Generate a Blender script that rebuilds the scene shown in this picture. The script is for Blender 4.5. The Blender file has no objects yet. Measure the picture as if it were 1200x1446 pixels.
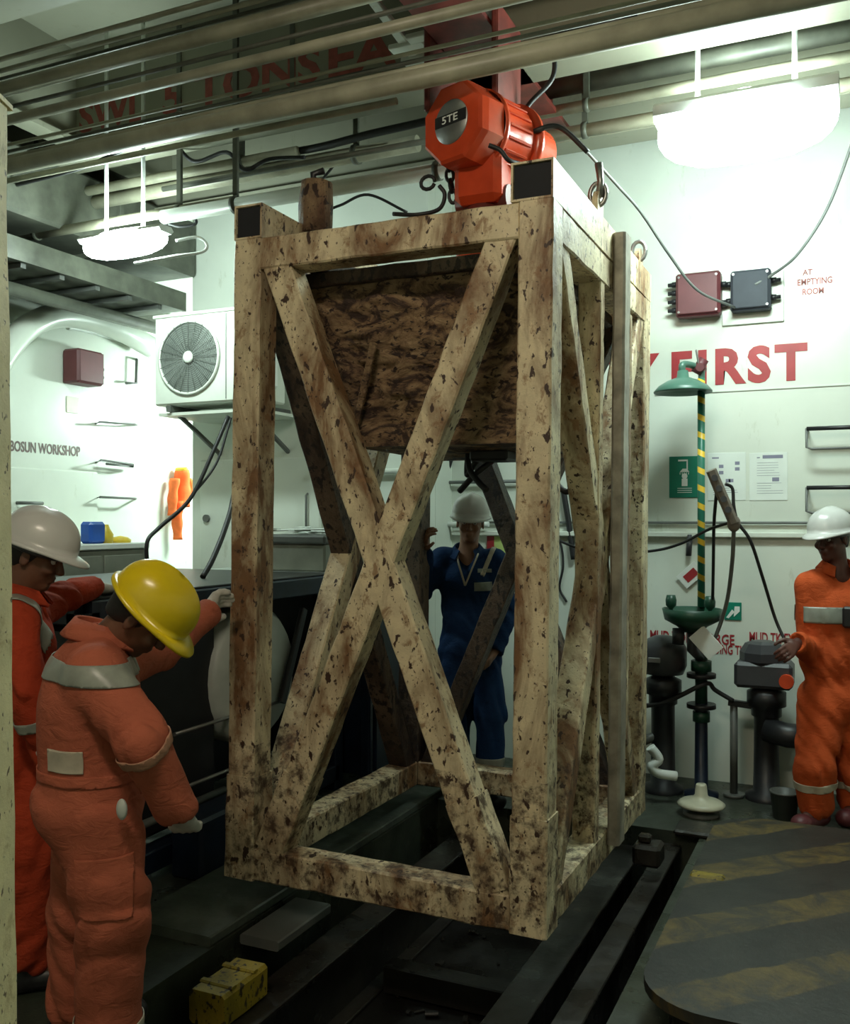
import bpy, bmesh, math, random
import numpy as np
from mathutils import Vector, Matrix, noise as mnoise

S = bpy.context.scene
C = S.collection
PI = math.pi
random.seed(7)

# ------------------------------------------------------------------ camera, world, exposure
FPX, YAW, HOR, CAMZ = 1338.0, 0.4307, 732.8, 1.64      # focal length in px, yaw to the left of +Y, horizon row
cd = bpy.data.cameras.new('camera'); cam = bpy.data.objects.new('camera', cd); C.objects.link(cam)
cam.location = (0, 0, CAMZ); cam.rotation_euler = (PI/2, 0, YAW)
cd.sensor_fit = 'VERTICAL'; cd.sensor_height = 36; cd.sensor_width = 36*1200/1446
cd.lens = 36*FPX/1446; cd.shift_y = (HOR-723)/1446; cd.clip_start = .02
S.camera = cam
W = bpy.data.worlds.new('world'); S.world = W; W.use_nodes = True
W.node_tree.nodes['Background'].inputs[0].default_value = (.55, .65, .6, 1)
W.node_tree.nodes['Background'].inputs[1].default_value = .02
S.view_settings.view_transform = 'Standard'; S.view_settings.look = 'None'
S.view_settings.gamma = 1; S.view_settings.use_curve_mapping = False
S.view_settings.exposure = 0.0
S.cycles.use_denoising = True
S.cycles.max_bounces = 8; S.cycles.diffuse_bounces = 4; S.cycles.caustics_reflective = False
S.cycles.caustics_refractive = False; S.cycles.sample_clamp_indirect = 4.0

CA, SA = math.cos(YAW), math.sin(YAW)
def ray(px, py):
    r = (px-600)/FPX; u = -(py-HOR)/FPX
    return Vector((r*CA-SA, r*SA+CA, u))                # per unit of depth
def at_d(px, py, d): return Vector((0, 0, CAMZ))+ray(px, py)*d
def at_Y(px, py, Y): q = ray(px, py); return at_d(px, py, Y/q.y)
def at_X(px, py, X): q = ray(px, py); return at_d(px, py, X/q.x)
def at_Z(px, py, Z): q = ray(px, py); return at_d(px, py, (Z-CAMZ)/q.z)

# ------------------------------------------------------------------ materials
def newmat(name):
    m = bpy.data.materials.new(name); m.use_nodes = True
    return m, m.node_tree, m.node_tree.nodes['Principled BSDF']
def N(nt, typ, **kw):
    n = nt.nodes.new(typ)
    for k, v in kw.items(): setattr(n, k, v)
    return n
def coords(nt, scale=(1, 1, 1)):
    t = N(nt, 'ShaderNodeTexCoord'); mp = N(nt, 'ShaderNodeMapping'); mp.inputs['Scale'].default_value = scale
    nt.links.new(t.outputs['Object'], mp.inputs[0]); return mp.outputs[0]
def noise(nt, vec, scale, detail=4, rough=.55, dist=0):
    n = N(nt, 'ShaderNodeTexNoise'); n.inputs['Scale'].default_value = scale; n.inputs['Detail'].default_value = detail
    n.inputs['Roughness'].default_value = rough; n.inputs['Distortion'].default_value = dist
    nt.links.new(vec, n.inputs['Vector']); return n.outputs['Fac']
def ramp(nt, fac, stops):
    r = N(nt, 'ShaderNodeValToRGB'); e = r.color_ramp.elements
    e[0].position, e[1].position = stops[0][0], stops[-1][0]
    e[0].color = tuple(stops[0][1])+(1,); e[1].color = tuple(stops[-1][1])+(1,)
    for p, c in stops[1:-1]:
        k = e.new(p); k.color = tuple(c)+(1,)
    nt.links.new(fac, r.inputs[0]); return r.outputs[0]
def mix(nt, fac, a, b, mode='MIX'):
    m = N(nt, 'ShaderNodeMix', data_type='RGBA', blend_type=mode)
    for i, v in ((0, fac), (6, a), (7, b)):
        if isinstance(v, (int, float)): m.inputs[i].default_value = v
        elif isinstance(v, tuple): m.inputs[i].default_value = v+(1,) if len(v) == 3 else v
        else: nt.links.new(v, m.inputs[i])
    return m.outputs[2]
def bump(nt, b, h, strength, dist=.01):
    n = N(nt, 'ShaderNodeBump'); n.inputs['Strength'].default_value = strength; n.inputs['Distance'].default_value = dist
    nt.links.new(h, n.inputs['Height']); nt.links.new(n.outputs[0], b.inputs['Normal'])
G = lambda v: (v, v, v)
def plain(name, col, rough=.5, metal=0, var=.12, scale=6, spec=.5, bs=0, bscale=60):
    m, nt, b = newmat(name); v = coords(nt)
    n = noise(nt, v, scale, 5)
    lo = tuple(c*(1-var*1.6) for c in col); hi = tuple(min(1, c*(1+var)) for c in col)
    nt.links.new(ramp(nt, n, [(.3, lo), (.7, hi)]), b.inputs['Base Color'])
    b.inputs['Roughness'].default_value = rough; b.inputs['Metallic'].default_value = metal
    b.inputs['Specular IOR Level'].default_value = spec
    if bs: bump(nt, b, noise(nt, v, bscale, 3), bs)
    return m
def emit(name, col, st):
    m, nt, b = newmat(name); b.inputs['Base Color'].default_value = (.8, .8, .8, 1)
    b.inputs['Emission Color'].default_value = tuple(col)+(1,); b.inputs['Emission Strength'].default_value = st
    return m
def chipped(name, base, rust, smear, chips=.62, smears=.6, dirty_below=None, muddy=0):
    # cream marine paint with brown mud smears and dark chips
    m, nt, b = newmat(name)
    v = coords(nt); vs = coords(nt, (1, 1, .35))
    big = noise(nt, vs, 4.2, 6, .66, .5)
    col = mix(nt, ramp(nt, noise(nt, v, 9, 5), [(.35, G(0)), (.7, G(1))]), tuple(base), tuple(c*.78 for c in base))
    sm = ramp(nt, big, [(smears-.09, G(0)), (smears+.08, G(1))])
    col = mix(nt, sm, col, mix(nt, noise(nt, v, 30, 4), tuple(smear), tuple(c*.45 for c in smear)))
    fine = noise(nt, coords(nt, (1, 1, .7)), 17, 7, .72, .4)
    hf = ramp(nt, fine, [(.54, G(0)), (.64, G(.8))])
    col = mix(nt, hf, col, tuple(smear))
    spots = noise(nt, coords(nt, (1, 1, .6)), 34, 3, .5, .3)
    sp = ramp(nt, spots, [(chips, G(0)), (chips+.035, G(1))])
    if dirty_below is not None:
        t = N(nt, 'ShaderNodeTexCoord'); s = N(nt, 'ShaderNodeSeparateXYZ'); nt.links.new(t.outputs['Object'], s.inputs[0])
        mm = N(nt, 'ShaderNodeMath', operation='LESS_THAN'); nt.links.new(s.outputs[2], mm.inputs[0]); mm.inputs[1].default_value = dirty_below
        d2 = ramp(nt, noise(nt, v, 15, 6, .7), [(.48, G(0)), (.62, G(.9))])
        mu = N(nt, 'ShaderNodeMath', operation='MULTIPLY'); nt.links.new(mm.outputs[0], mu.inputs[0]); nt.links.new(d2, mu.inputs[1])
        col = mix(nt, mu.outputs[0], col, tuple(c*1.1 for c in rust))
    col = mix(nt, sp, col, tuple(rust))
    sp2 = ramp(nt, noise(nt, coords(nt, (1, 1, .75)), 78, 2, .5, .2), [(.66, G(0)), (.70, G(.9))])
    col = mix(nt, sp2, col, tuple(rust))
    nt.links.new(col, b.inputs['Base Color'])
    b.inputs['Roughness'].default_value = .52
    bump(nt, b, noise(nt, v, 28, 6, .7), .5+muddy, .008+.02*muddy)
    return m
MUD = dict(rust=(.05, .024, .014), smear=(.26, .13, .055))
M = {}
M['cream'] = chipped('chipped_cream_paint', (.78, .66, .43), **MUD, smears=.54, dirty_below=.55)
M['cream_clean'] = chipped('cream_paint', (.85, .72, .40), (.1, .06, .03), (.5, .38, .18), chips=.72, smears=.75)
M['mud'] = chipped('mud_caked_steel', (.46, .32, .18), (.045, .022, .016), (.17, .09, .05), chips=.56, smears=.5, muddy=.5)
M['green_metal_rail'] = plain('guide_channel', (.34, .31, .25), .45, .1, .3, 9)
def mudmat():
    m, nt, b = newmat('mud_caked_hopper'); v = coords(nt, (1, 1, 1.9))
    c = ramp(nt, noise(nt, v, 5.5, 7, .66, 1.4), [(.40, (.40, .27, .15)), (.50, (.26, .16, .085)), (.58, (.06, .032, .022))])
    sp = ramp(nt, noise(nt, v, 24, 4, .6, .5), [(.56, G(0)), (.61, G(1))])
    nt.links.new(mix(nt, sp, c, (.035, .018, .015)), b.inputs['Base Color']); b.inputs['Roughness'].default_value = .6
    bump(nt, b, noise(nt, v, 9, 7, .7, 1.0), 1.0, .03); return m
M['hopper_mud'] = mudmat()
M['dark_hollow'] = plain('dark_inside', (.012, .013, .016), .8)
def wallmat(name, col, rough=.32, seams=True):
    m, nt, b = newmat(name); v = coords(nt)
    n = noise(nt, v, 1.3, 5, .6)
    c = ramp(nt, n, [(.3, tuple(x*.86 for x in col)), (.7, col)])
    d = ramp(nt, noise(nt, coords(nt, (2, 2, .6)), 5, 6, .7), [(.62, G(1)), (.82, (.62, .6, .5))])
    nt.links.new(mix(nt, 1.0, c, d, 'MULTIPLY'), b.inputs['Base Color'])
    b.inputs['Roughness'].default_value = rough
    bump(nt, b, noise(nt, v, 2.2, 3), .25, .02)
    return m
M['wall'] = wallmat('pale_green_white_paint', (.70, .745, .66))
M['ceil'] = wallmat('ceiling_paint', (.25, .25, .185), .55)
M['pipe'] = plain('grey_green_pipe_paint', (.36, .35, .255), .42, 0, .22, 5)
M['pipe_d'] = plain('dark_pipe_paint', (.10, .105, .08), .5, 0, .25, 8)
M['black_cable'] = plain('black_rubber', (.015, .015, .016), .5)
M['grey_cable'] = plain('grey_cable_sheath', (.16, .17, .16), .5)
M['white_cable'] = plain('pale_cable_sheath', (.45, .46, .43), .45)
def floormat(name, c1, c2, rough=.45):
    m, nt, b = newmat(name); v = coords(nt)
    col = ramp(nt, noise(nt, v, 2.5, 8, .7, .5), [(.3, c1), (.7, c2)])
    wet = ramp(nt, noise(nt, v, 3.7, 4), [(.4, G(rough*.55)), (.65, G(rough*1.4))])
    nt.links.new(col, b.inputs['Base Color']); nt.links.new(wet, b.inputs['Roughness'])
    bump(nt, b, noise(nt, v, 22, 6, .7), .35, .006)
    return m
M['deck'] = floormat('oily_green_deck', (.016, .020, .014), (.060, .070, .050))
M['pit'] = floormat('oily_black_steel', (.004, .004, .004), (.016, .014, .011), .4)
M['rail'] = floormat('oily_skid_rail', (.010, .009, .008), (.032, .028, .022), .4)
M['deck_beam'] = floormat('worn_skid_beam', (.035, .045, .036), (.12, .14, .11), .6)
M['red_paint'] = plain('red_lettering_paint', (.36, .026, .032), .4, 0, .12)
M['dull_red'] = plain('dull_red_lettering_paint', (.30, .06, .045), .5, 0, .2, 20)
M['ink'] = plain('dark_lettering_paint', (.12, .07, .06), .5)
M['orange_paint'] = plain('glossy_orange_paint', (.58, .062, .018), .22, 0, .12)
M['dark_red_paint'] = plain('dark_red_primer', (.17, .028, .02), .5, 0, .3, 9)
M['steel'] = plain('worn_steel', (.30, .30, .29), .35, .8)
M['black'] = plain('black_paint', (.014, .014, .016), .42, 0, .3)
M['charcoal'] = plain('charcoal_plastic', (.045, .046, .052), .4)
M['dark_grey_box'] = plain('dark_grey_box_paint', (.045, .05, .062), .6, spec=.25)
M['maroon'] = plain('maroon_box_paint', (.115, .025, .03), .5)
M['mud_shaded'] = chipped('shaded_mud_caked_steel', (.15, .10, .065), (.02, .012, .01), (.05, .028, .018), chips=.56, smears=.5, muddy=.3)  # caked mud, darkened further to paint in shade on back and inner members
M['navy'] = plain('navy_skid_paint', (.008, .016, .035), .4, 0, .3)
M['green_paint'] = plain('green_safety_paint', (.012, .13, .075), .32)
M['green_dark'] = plain('dark_green_paint', (.012, .06, .035), .4)
M['grey_green'] = plain('grey_green_shade_paint', (.07, .16, .12), .35)
M['sign_green'] = plain('green_sign_print', (.0, .19, .12), .4)
M['white_print'] = plain('white_print', (.75, .78, .74), .5, 0, .04)
M['grey_print'] = plain('grey_print', (.22, .22, .30), .6)
M['paper'] = plain('laminated_paper', (.72, .77, .72), .25, 0, .04)
M['yellow_print'] = plain('yellow_green_print', (.50, .62, .20), .5)
M['ac_white'] = plain('aircon_casing', (.66, .70, .62), .4, 0, .05)
M['ac_grille'] = plain('aircon_grille', (.20, .225, .20), .5)
M['tank'] = plain('pale_tank_plastic', (.52, .56, .52), .45, 0, .15, 3)
M['steel_dark'] = plain('dark_grey_steel', (.10, .105, .095), .45)
M['olive_metal'] = plain('olive_grey_cabinet', (.20, .205, .165), .45)
M['yellow_worn'] = chipped('worn_yellow_paint', (.34, .25, .02), (.04, .03, .015), (.22, .17, .02), chips=.58, smears=.5)
M['blue_plastic'] = plain('blue_plastic', (.015, .09, .42), .35)
M['yellow_plastic'] = plain('yellow_plastic', (.70, .50, .04), .4)
M['bone'] = plain('cream_vent_paint', (.50, .48, .36), .4)
M['lamp_white'] = plain('lamp_housing', (.62, .66, .62), .4)
M['hiviz_orange'] = plain('orange_cloth', (.86, .17, .045), .8, 0, .15, 12, .2, .4, 14)

# ------------------------------------------------------------------ mesh helpers
def frame(z, x=None):
    z = Vector(z).normalized()
    x = Vector(x) if x is not None else (Vector((1, 0, 0)) if abs(z.x) < .9 else Vector((0, 1, 0)))
    y = z.cross(x).normalized(); x = y.cross(z)
    m = Matrix((x, y, z)).transposed(); return m.to_4x4()
class MB:
    def __init__(s): s.v = []; s.f = []; s.sm = []
    def add(s, vs, fs, smooth=False):
        o = len(s.v); s.v += [tuple(v) for v in vs]; s.f += [tuple(i+o for i in f) for f in fs]; s.sm += [smooth]*len(fs); return s
    def box(s, a, b, ch=0, mat=None):
        # axis-aligned box a..b with chamfered edges ch
        (x0, y0, z0), (x1, y1, z1) = a, b
        if x1 < x0: x0, x1 = x1, x0
        if y1 < y0: y0, y1 = y1, y0
        if z1 < z0: z0, z1 = z1, z0
        ch = min(ch, (x1-x0)*.45, (y1-y0)*.45, (z1-z0)*.45)
        if ch <= 0:
            vs = [(x, y, z) for x in (x0, x1) for y in (y0, y1) for z in (z0, z1)]
            fs = [(0, 1, 3, 2), (4, 6, 7, 5), (0, 4, 5, 1), (2, 3, 7, 6), (0, 2, 6, 4), (1, 5, 7, 3)]
        else:
            vs = []; idx = {}
            for i in (0, 1):
                for j in (0, 1):
                    for k in (0, 1):
                        for ax in range(3):
                            p = [(x0, x1)[i], (y0, y1)[j], (z0, z1)[k]]
                            for q in range(3):
                                if q != ax: p[q] += ch*(1 if (i, j, k)[q] == 0 else -1)
                            idx[(i, j, k, ax)] = len(vs); vs.append(p)
            fs = []
            for ax in range(3):
                o = [q for q in range(3) if q != ax]
                for sgn in (0, 1):
                    loop = []
                    for (p, q) in ((0, 0), (1, 0), (1, 1), (0, 1)):
                        t = [0, 0, 0]; t[ax] = sgn; t[o[0]] = p; t[o[1]] = q; loop.append(idx[tuple(t)+(ax,)])
                    fs.append(loop)
                for p in (0, 1):
                    for q in (0, 1):
                        e = [0, 0, 0]; e[o[0]] = p; e[o[1]] = q; e2 = list(e); e2[ax] = 1
                        fs.append([idx[tuple(e)+(o[0],)], idx[tuple(e2)+(o[0],)], idx[tuple(e2)+(o[1],)], idx[tuple(e)+(o[1],)]])
            for i in (0, 1):
                for j in (0, 1):
                    for k in (0, 1): fs.append([idx[(i, j, k, 0)], idx[(i, j, k, 1)], idx[(i, j, k, 2)]])
        if mat is not None: vs = [mat @ Vector(v) for v in vs]
        return s.add(vs, fs)
    def cyl(s, a, b, r, r2=None, n=16, caps=True):
        a, b = Vector(a), Vector(b); r2 = r if r2 is None else r2
        F = frame(b-a).to_3x3(); vs = []
        for p, rr in ((a, r), (b, r2)):
            for i in range(n): t = 2*PI*i/n; vs.append(p+F@Vector((math.cos(t)*rr, math.sin(t)*rr, 0)))
        s.add(vs, [(i, (i+1) % n, n+(i+1) % n, n+i) for i in range(n)], True)
        if caps: o = len(s.v)-2*n; s.f += [tuple(o+i for i in range(n))[::-1], tuple(o+n+i for i in range(n))]; s.sm += [False, False]
        return s
    def lathe(s, prof, M_=None, n=32, smooth=True):
        # prof: list of (r, z); closed ends where r==0
        M_ = M_ or Matrix.Identity(4); vs = []
        for r, z in prof:
            for i in range(n): t = 2*PI*i/n; vs.append(M_@Vector((math.cos(t)*max(r, 1e-5), math.sin(t)*max(r, 1e-5), z)))
        fs = []
        for k in range(len(prof)-1):
            for i in range(n): fs.append((k*n+i, k*n+(i+1) % n, (k+1)*n+(i+1) % n, (k+1)*n+i))
        return s.add(vs, fs, smooth)
    def tube(s, pts, r, n=8, caps=True, flat=1):
        pts = [Vector(p) for p in pts]; vs = []; m = len(pts); X = None
        for i, p in enumerate(pts):
            d = (pts[min(i+1, m-1)]-pts[max(i-1, 0)]).normalized()
            F = frame(d, X) if X is not None and abs(d.dot(X)) < .98 else frame(d); X = F.to_3x3() @ Vector((1, 0, 0))
            rr = r[i] if isinstance(r, (list, tuple)) else r
            for k in range(n): t = 2*PI*k/n; vs.append(p+F.to_3x3()@Vector((math.cos(t)*rr, math.sin(t)*rr*flat, 0)))
        fs = [(i*n+k, i*n+(k+1) % n, (i+1)*n+(k+1) % n, (i+1)*n+k) for i in range(m-1) for k in range(n)]
        s.add(vs, fs, True)
        if caps: o = len(s.v)-m*n; s.f += [tuple(o+k for k in range(n))[::-1], tuple(o+(m-1)*n+k for k in range(n))]; s.sm += [False, False]
        return s
    def beam(s, a, b, w, h, side=(0, 0, 1), ch=.006, seg=1, rough=0):
        # square tube from a to b; h measured along 'side', w across it
        a, b = Vector(a), Vector(b); d = (b-a); L = d.length; z = d/L
        sd = Vector(side); sd = (sd-z*sd.dot(z)).normalized(); x = sd.cross(z)
        prof = [(-w/2+ch, -h/2), (w/2-ch, -h/2), (w/2, -h/2+ch), (w/2, h/2-ch), (w/2-ch, h/2), (-w/2+ch, h/2), (-w/2, h/2-ch), (-w/2, -h/2+ch)]
        vs = []
        for k in range(seg+1):
            c = a+z*(L*k/seg)
            for (p, q) in prof:
                P = c+x*p+sd*q
                if rough: P += (x*mnoise.noise(P*9)+sd*mnoise.noise(P*9+Vector((7, 3, 1))))*rough
                vs.append(P)
        fs = [(k*8+i, k*8+(i+1) % 8, (k+1)*8+(i+1) % 8, (k+1)*8+i) for k in range(seg) for i in range(8)]
        fs += [tuple(range(8))[::-1], tuple(seg*8+i for i in range(8))]
        return s.add(vs, fs)
    def hollow(s, a, b, w, h, t=.012, side=(0, 0, 1)):
        a, b = Vector(a), Vector(b); z = (b-a).normalized(); sd = Vector(side); x = sd.cross(z)
        vs = []
        for p in (a, b):
            for q in (0, t):
                for (i, j) in ((-1, -1), (1, -1), (1, 1), (-1, 1)): vs.append(p+x*(i*(w/2-q))+sd*(j*(h/2-q)))
        fs = []
        for i in range(4):
            j = (i+1) % 4
            fs += [(i, j, 8+j, 8+i), (4+j, 4+i, 12+i, 12+j), (j, i, 4+i, 4+j), (8+i, 8+j, 12+j, 12+i)]
        return s.add(vs, fs)
    def prism(s, poly, d, M_=None):
        M_ = M_ or Matrix.Identity(4); n = len(poly)
        vs = [M_@Vector((x, y, 0)) for x, y in poly]+[M_@Vector((x, y, d)) for x, y in poly]
        return s.add(vs, [tuple(range(n))[::-1], tuple(range(n, 2*n))]+[(i, (i+1) % n, n+(i+1) % n, n+i) for i in range(n)])
    def ball(s, c, r, n=16, M_=None):
        c = Vector(c); r = Vector(r) if not isinstance(r, (int, float)) else Vector((r, r, r)); R_ = M_ or Matrix.Identity(3)
        vs = [];
        for j in range(n//2+1):
            ph = PI*j/(n//2)
            for i in range(n):
                t = 2*PI*i/n; q = Vector((math.cos(t)*max(math.sin(ph), 1e-4)*r.x, math.sin(t)*max(math.sin(ph), 1e-4)*r.y, -math.cos(ph)*r.z)); vs.append(c+R_@q)
        return s.add(vs, [(j*n+i, j*n+(i+1) % n, (j+1)*n+(i+1) % n, (j+1)*n+i) for j in range(n//2) for i in range(n)], True)
    def build(s, name, mat, parent=None):
        me = bpy.data.meshes.new(name); me.from_pydata(s.v, [], s.f); me.polygons.foreach_set('use_smooth', s.sm)
        me.materials.append(mat if not isinstance(mat, str) else M[mat]); me.update()
        bm = bmesh.new(); bm.from_mesh(me); bmesh.ops.recalc_face_normals(bm, faces=bm.faces); bm.to_mesh(me); bm.free()
        o = bpy.data.objects.new(name, me); C.objects.link(o)
        if parent is not None:
            o.parent = parent; o.matrix_parent_inverse = parent.matrix_basis.inverted() if parent.type == 'EMPTY' and not parent.get('_local') else Matrix.Identity(4)
        return o
def tag(o, label=None, cat=None, group=None, kind=None):
    for k, v in (('label', label), ('category', cat), ('group', group), ('kind', kind)):
        if v: o[k] = v
    return o
def thing(name, label, cat, loc=(0, 0, 0), group=None, local=False):
    o = bpy.data.objects.new(name, None); C.objects.link(o); o.location = loc; o.empty_display_size = .1
    if local: o['_local'] = 1
    return tag(o, label, cat, group)
def struct(o): o['kind'] = 'structure'; return o
def meshof(o_curve):
    dg = bpy.context.evaluated_depsgraph_get(); return bpy.data.meshes.new_from_object(o_curve.evaluated_get(dg))
def lettering(txt, p0, ux, uz, height, width, mat, parent, name='lettering', bold=.0, depth=.002, space=1.0):
    # text whose lower-left corner is p0, running along ux with up uz, scaled to the given cap height and width
    cu = bpy.data.curves.new(name, 'FONT'); cu.body = txt; cu.size = 1; cu.offset = bold; cu.extrude = .01; cu.resolution_u = 3; cu.space_character = space
    to = bpy.data.objects.new('t', cu); C.objects.link(to); bpy.context.view_layer.update()
    me = meshof(to); bpy.data.objects.remove(to)
    co = np.empty(len(me.vertices)*3); me.vertices.foreach_get('co', co); co = co.reshape(-1, 3)
    lo, hi = co.min(0), co.max(0); co = (co-lo)/(hi-lo+1e-9)
    ux, uz = Vector(ux).normalized(), Vector(uz).normalized(); n = ux.cross(uz)
    P = np.array(p0)+np.outer(co[:, 0]*width, ux)+np.outer(co[:, 1]*height, uz)+np.outer(co[:, 2]*depth, n)
    me.vertices.foreach_set('co', P.ravel()); me.materials.clear(); me.materials.append(M[mat]); me.update()
    o = bpy.data.objects.new(name, me); C.objects.link(o)
    if parent is not None:
        o.parent = parent
        if parent.type == 'EMPTY' and not parent.get('_local'): o.matrix_parent_inverse = parent.matrix_basis.inverted()
    return o
def sag(a, b, drop, n=18):
    a, b = Vector(a), Vector(b); return [a.lerp(b, i/n)-Vector((0, 0, drop*4*(i/n)*(1-i/n))) for i in range(n+1)]
def spline(pts, n=8):
    pts = [Vector(p) for p in pts]; P = [pts[0]*2-pts[1]]+pts+[pts[-1]*2-pts[-2]]; out = []
    for i in range(1, len(P)-2):
        for k in range(n):
            t = k/n; a, b, c, d = P[i-1:i+3]
            out.append(.5*((2*b)+(c-a)*t+(2*a-5*b+4*c-d)*t*t+(3*b-a-3*c+d)*t**3))
    return out+[pts[-1]]

# ================================================================== SETTING
YB, YB2, XL, ZC = 6.15, 5.75, -5.3, 4.55
P0, P1, PY0, PY1, PZ = -2.25, -.75, 2.42, 5.07, -.45      # pit
m = MB()
m.box((XL, -2.2, -.6), (P0, 8.2, 0)); m.box((P1, -2.2, -.6), (2.6, 8.2, 0)); m.box((P0, -2.2, -.6), (P1, PY0, 0)); m.box((P0, PY1, -.6), (P1, 8.2, 0))
floor = struct(m.build('floor', 'deck'))
MB().box((P0, PY0, PZ-.1), (P1, PY1, PZ)).build('pit_bottom', 'pit', floor)
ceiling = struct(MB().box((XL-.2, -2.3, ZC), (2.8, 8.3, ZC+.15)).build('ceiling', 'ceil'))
XC = (at_Y(272, 700, YB2)).x                               # free end of the near part of the back wall
back = struct(MB().box((-2.62, YB, 0), (2.6, YB+.15, ZC)).build('wall_back', 'wall'))
back2 = struct(MB().box((XC, YB2, 0), (-2.62, YB2+.12, ZC)).box((-2.74, YB2+.121, 0), (-2.619, YB-.001, ZC)).build('wall_back_left', 'wall'))
left = struct(MB().box((XL-.15, -2.3, 0), (XL, 8.2, ZC)).build('wall_left', 'wall'))
struct(MB().box((XL, 8.0, 0), (XC+1.5, 8.2, ZC)).build('wall_passage_end', 'wall'))
struct(MB().box((2.6, -2.3, 0), (2.75, 8.2, ZC)).build('wall_right', 'wall'))
struct(MB().box((XL, -2.4, 0), (2.75, -2.2, ZC)).build('wall_rear', 'wall'))

# ---- writing painted on the walls
def wall_text(txt, px0, py0, px1, cap, mat='dull_red', plane='B', bold=.01, squeeze=None):
    """lower-left at pixel (px0,py0), right end at column px1, cap height in metres"""
    if plane == 'B': a, b, par, n = at_Y(px0, py0, YB-.001), at_Y(px1, py0, YB-.001), back, (1, 0, 0)
    if plane == 'B2': a, b, par, n = at_Y(px0, py0, YB2-.001), at_Y(px1, py0, YB2-.001), back2, (1, 0, 0)
    if plane == 'L': a, b, par, n = at_X(px0, py0, XL+.001), at_X(px1, py0, XL+.001), left, (0, 1, 0)
    w = (b-a).dot(Vector(n))
    return lettering(txt, a, n, (0, 0, 1), cap, w, mat, par, 'painted_lettering', bold)
zF = 2.475
fx0, fx1 = at_Y(948, 500, YB).x, at_Y(1140, 500, YB).x
tag(lettering('FIRST', (fx0, YB-.001, zF), (1, 0, 0), (0, 0, 1), .232, fx1-fx0, 'red_paint', back, 'painted_lettering', .042, space=1.22), 'big red word FIRST')
sx1 = at_Y(931, 500, YB).x
tag(lettering('SAFETY', (sx1-1.0, YB-.001, zF), (1, 0, 0), (0, 0, 1), .232, 1.0, 'red_paint', back, 'painted_lettering', .042, space=1.22), 'big red word SAFETY')
wall_text('AT', 1133, 389, 1147, .034, bold=.025); wall_text('EMPTYING', 1126, 404, 1175, .040, bold=.025); wall_text('ROOM', 1133, 417, 1163, .038, bold=.025)
wall_text('MUD TK', 918, 905, 965, .07, 'red_paint', bold=.02)
wall_text('DISCHARGE', 958, 907, 1037, .065, 'red_paint', bold=.02); wall_text('LOADING TK', 988, 922, 1052, .06, 'red_paint', bold=.02)
wall_text('MUD TK EX', 1058, 907, 1122, .065, 'red_paint', bold=.02)
wall_text('BOSUN WORKSHOP', 14, 637, 113, .075, plane='L', mat='ink', bold=.02); wall_text('KEEP CLOSED', 52, 705, 104, .05, plane='L', mat='ink', bold=.01)
wall_text('KEEP CLOSED', 332, 700, 401, .055, plane='B2', mat='ink', bold=.01); wall_text('AT SEA', 338, 716, 376, .05, plane='B2', mat='ink', bold=.01)

# ---- horizontal conduit and ledge along the back wall, weld seams
m = MB(); m.beam((-2.6, YB-.02, at_Y(1000, 755, YB).z), (2.5, YB-.02, at_Y(1000, 755, YB).z), .04, .035)
struct(m.build('trim_1', 'ac_white'))
o = MB().tube([(-2.6, YB-.02, at_Y(1000, 738, YB).z), (2.5, YB-.02, at_Y(1000, 738, YB).z)], .008).build('wall_conduit', 'grey_cable')
tag(o, 'thin grey conduit running level along the white wall beside the shower', 'conduit')
struct(MB().beam((-1.2, YB-.004, at_Y(1100, 548, YB).z), (2.5, YB-.004, at_Y(1100, 548, YB).z), .008, .012, ch=.001).build('trim_2', 'wall'))
# door leaf of the bosun workshop, low relief on the left wall, and a second door on the back wall
a, b = at_X(16, 655, XL), at_X(135, 655, XL)
d = struct(MB().box((XL, a.y-.1, .1), (XL+.03, b.y, a.z-.02), .012).build('door_1', 'wall'))
MB().tube([(XL+.03, a.y+.02, 1.75), (XL+.08, a.y+.02, 1.75), (XL+.08, a.y+.2, 1.75)], .012).build('door_handle', 'steel_dark', d)
a, b = at_Y(285, 650, YB2), at_Y(455, 650, YB2)
d = struct(MB().box((a.x, YB2-.03, .1), (b.x, YB2, a.z), .012).build('door_2', 'wall'))
p = at_Y(432, 720, YB2-.05)
MB().tube([p+Vector((0, .03, .12)), p+Vector((0, 0, .1)), p+Vector((0, 0, -.12)), p+Vector((0, .03, -.14))], .008).build('door_handle', 'steel_dark', d)
p = at_Y(296, 732, YB2); MB().cyl((p.x, YB2, p.z), (p.x, YB2-.05, p.z), .028).build('peephole_cover', 'steel_dark', back2)

# ---- ceiling: deep beams along the room (X) and pipes
def uline(px, py, Z):
    p = at_Z(px, py, Z); return p.y
TXb = 4.45
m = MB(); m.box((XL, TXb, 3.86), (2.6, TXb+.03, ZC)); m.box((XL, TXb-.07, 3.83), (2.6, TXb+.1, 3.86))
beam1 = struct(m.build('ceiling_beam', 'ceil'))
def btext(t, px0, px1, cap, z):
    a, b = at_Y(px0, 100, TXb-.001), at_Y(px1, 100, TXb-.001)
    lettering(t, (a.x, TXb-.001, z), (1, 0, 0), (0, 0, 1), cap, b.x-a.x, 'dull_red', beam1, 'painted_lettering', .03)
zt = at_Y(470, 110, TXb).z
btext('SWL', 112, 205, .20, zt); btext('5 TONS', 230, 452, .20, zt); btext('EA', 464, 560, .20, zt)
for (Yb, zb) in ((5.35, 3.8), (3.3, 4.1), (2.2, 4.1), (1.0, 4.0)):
    struct(MB().box((XL, Yb, zb+.03), (2.6, Yb+.025, ZC)).box((XL, Yb-.08, zb), (2.6, Yb+.1, zb+.03)).build('ceiling_beam', 'ceil'))
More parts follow.
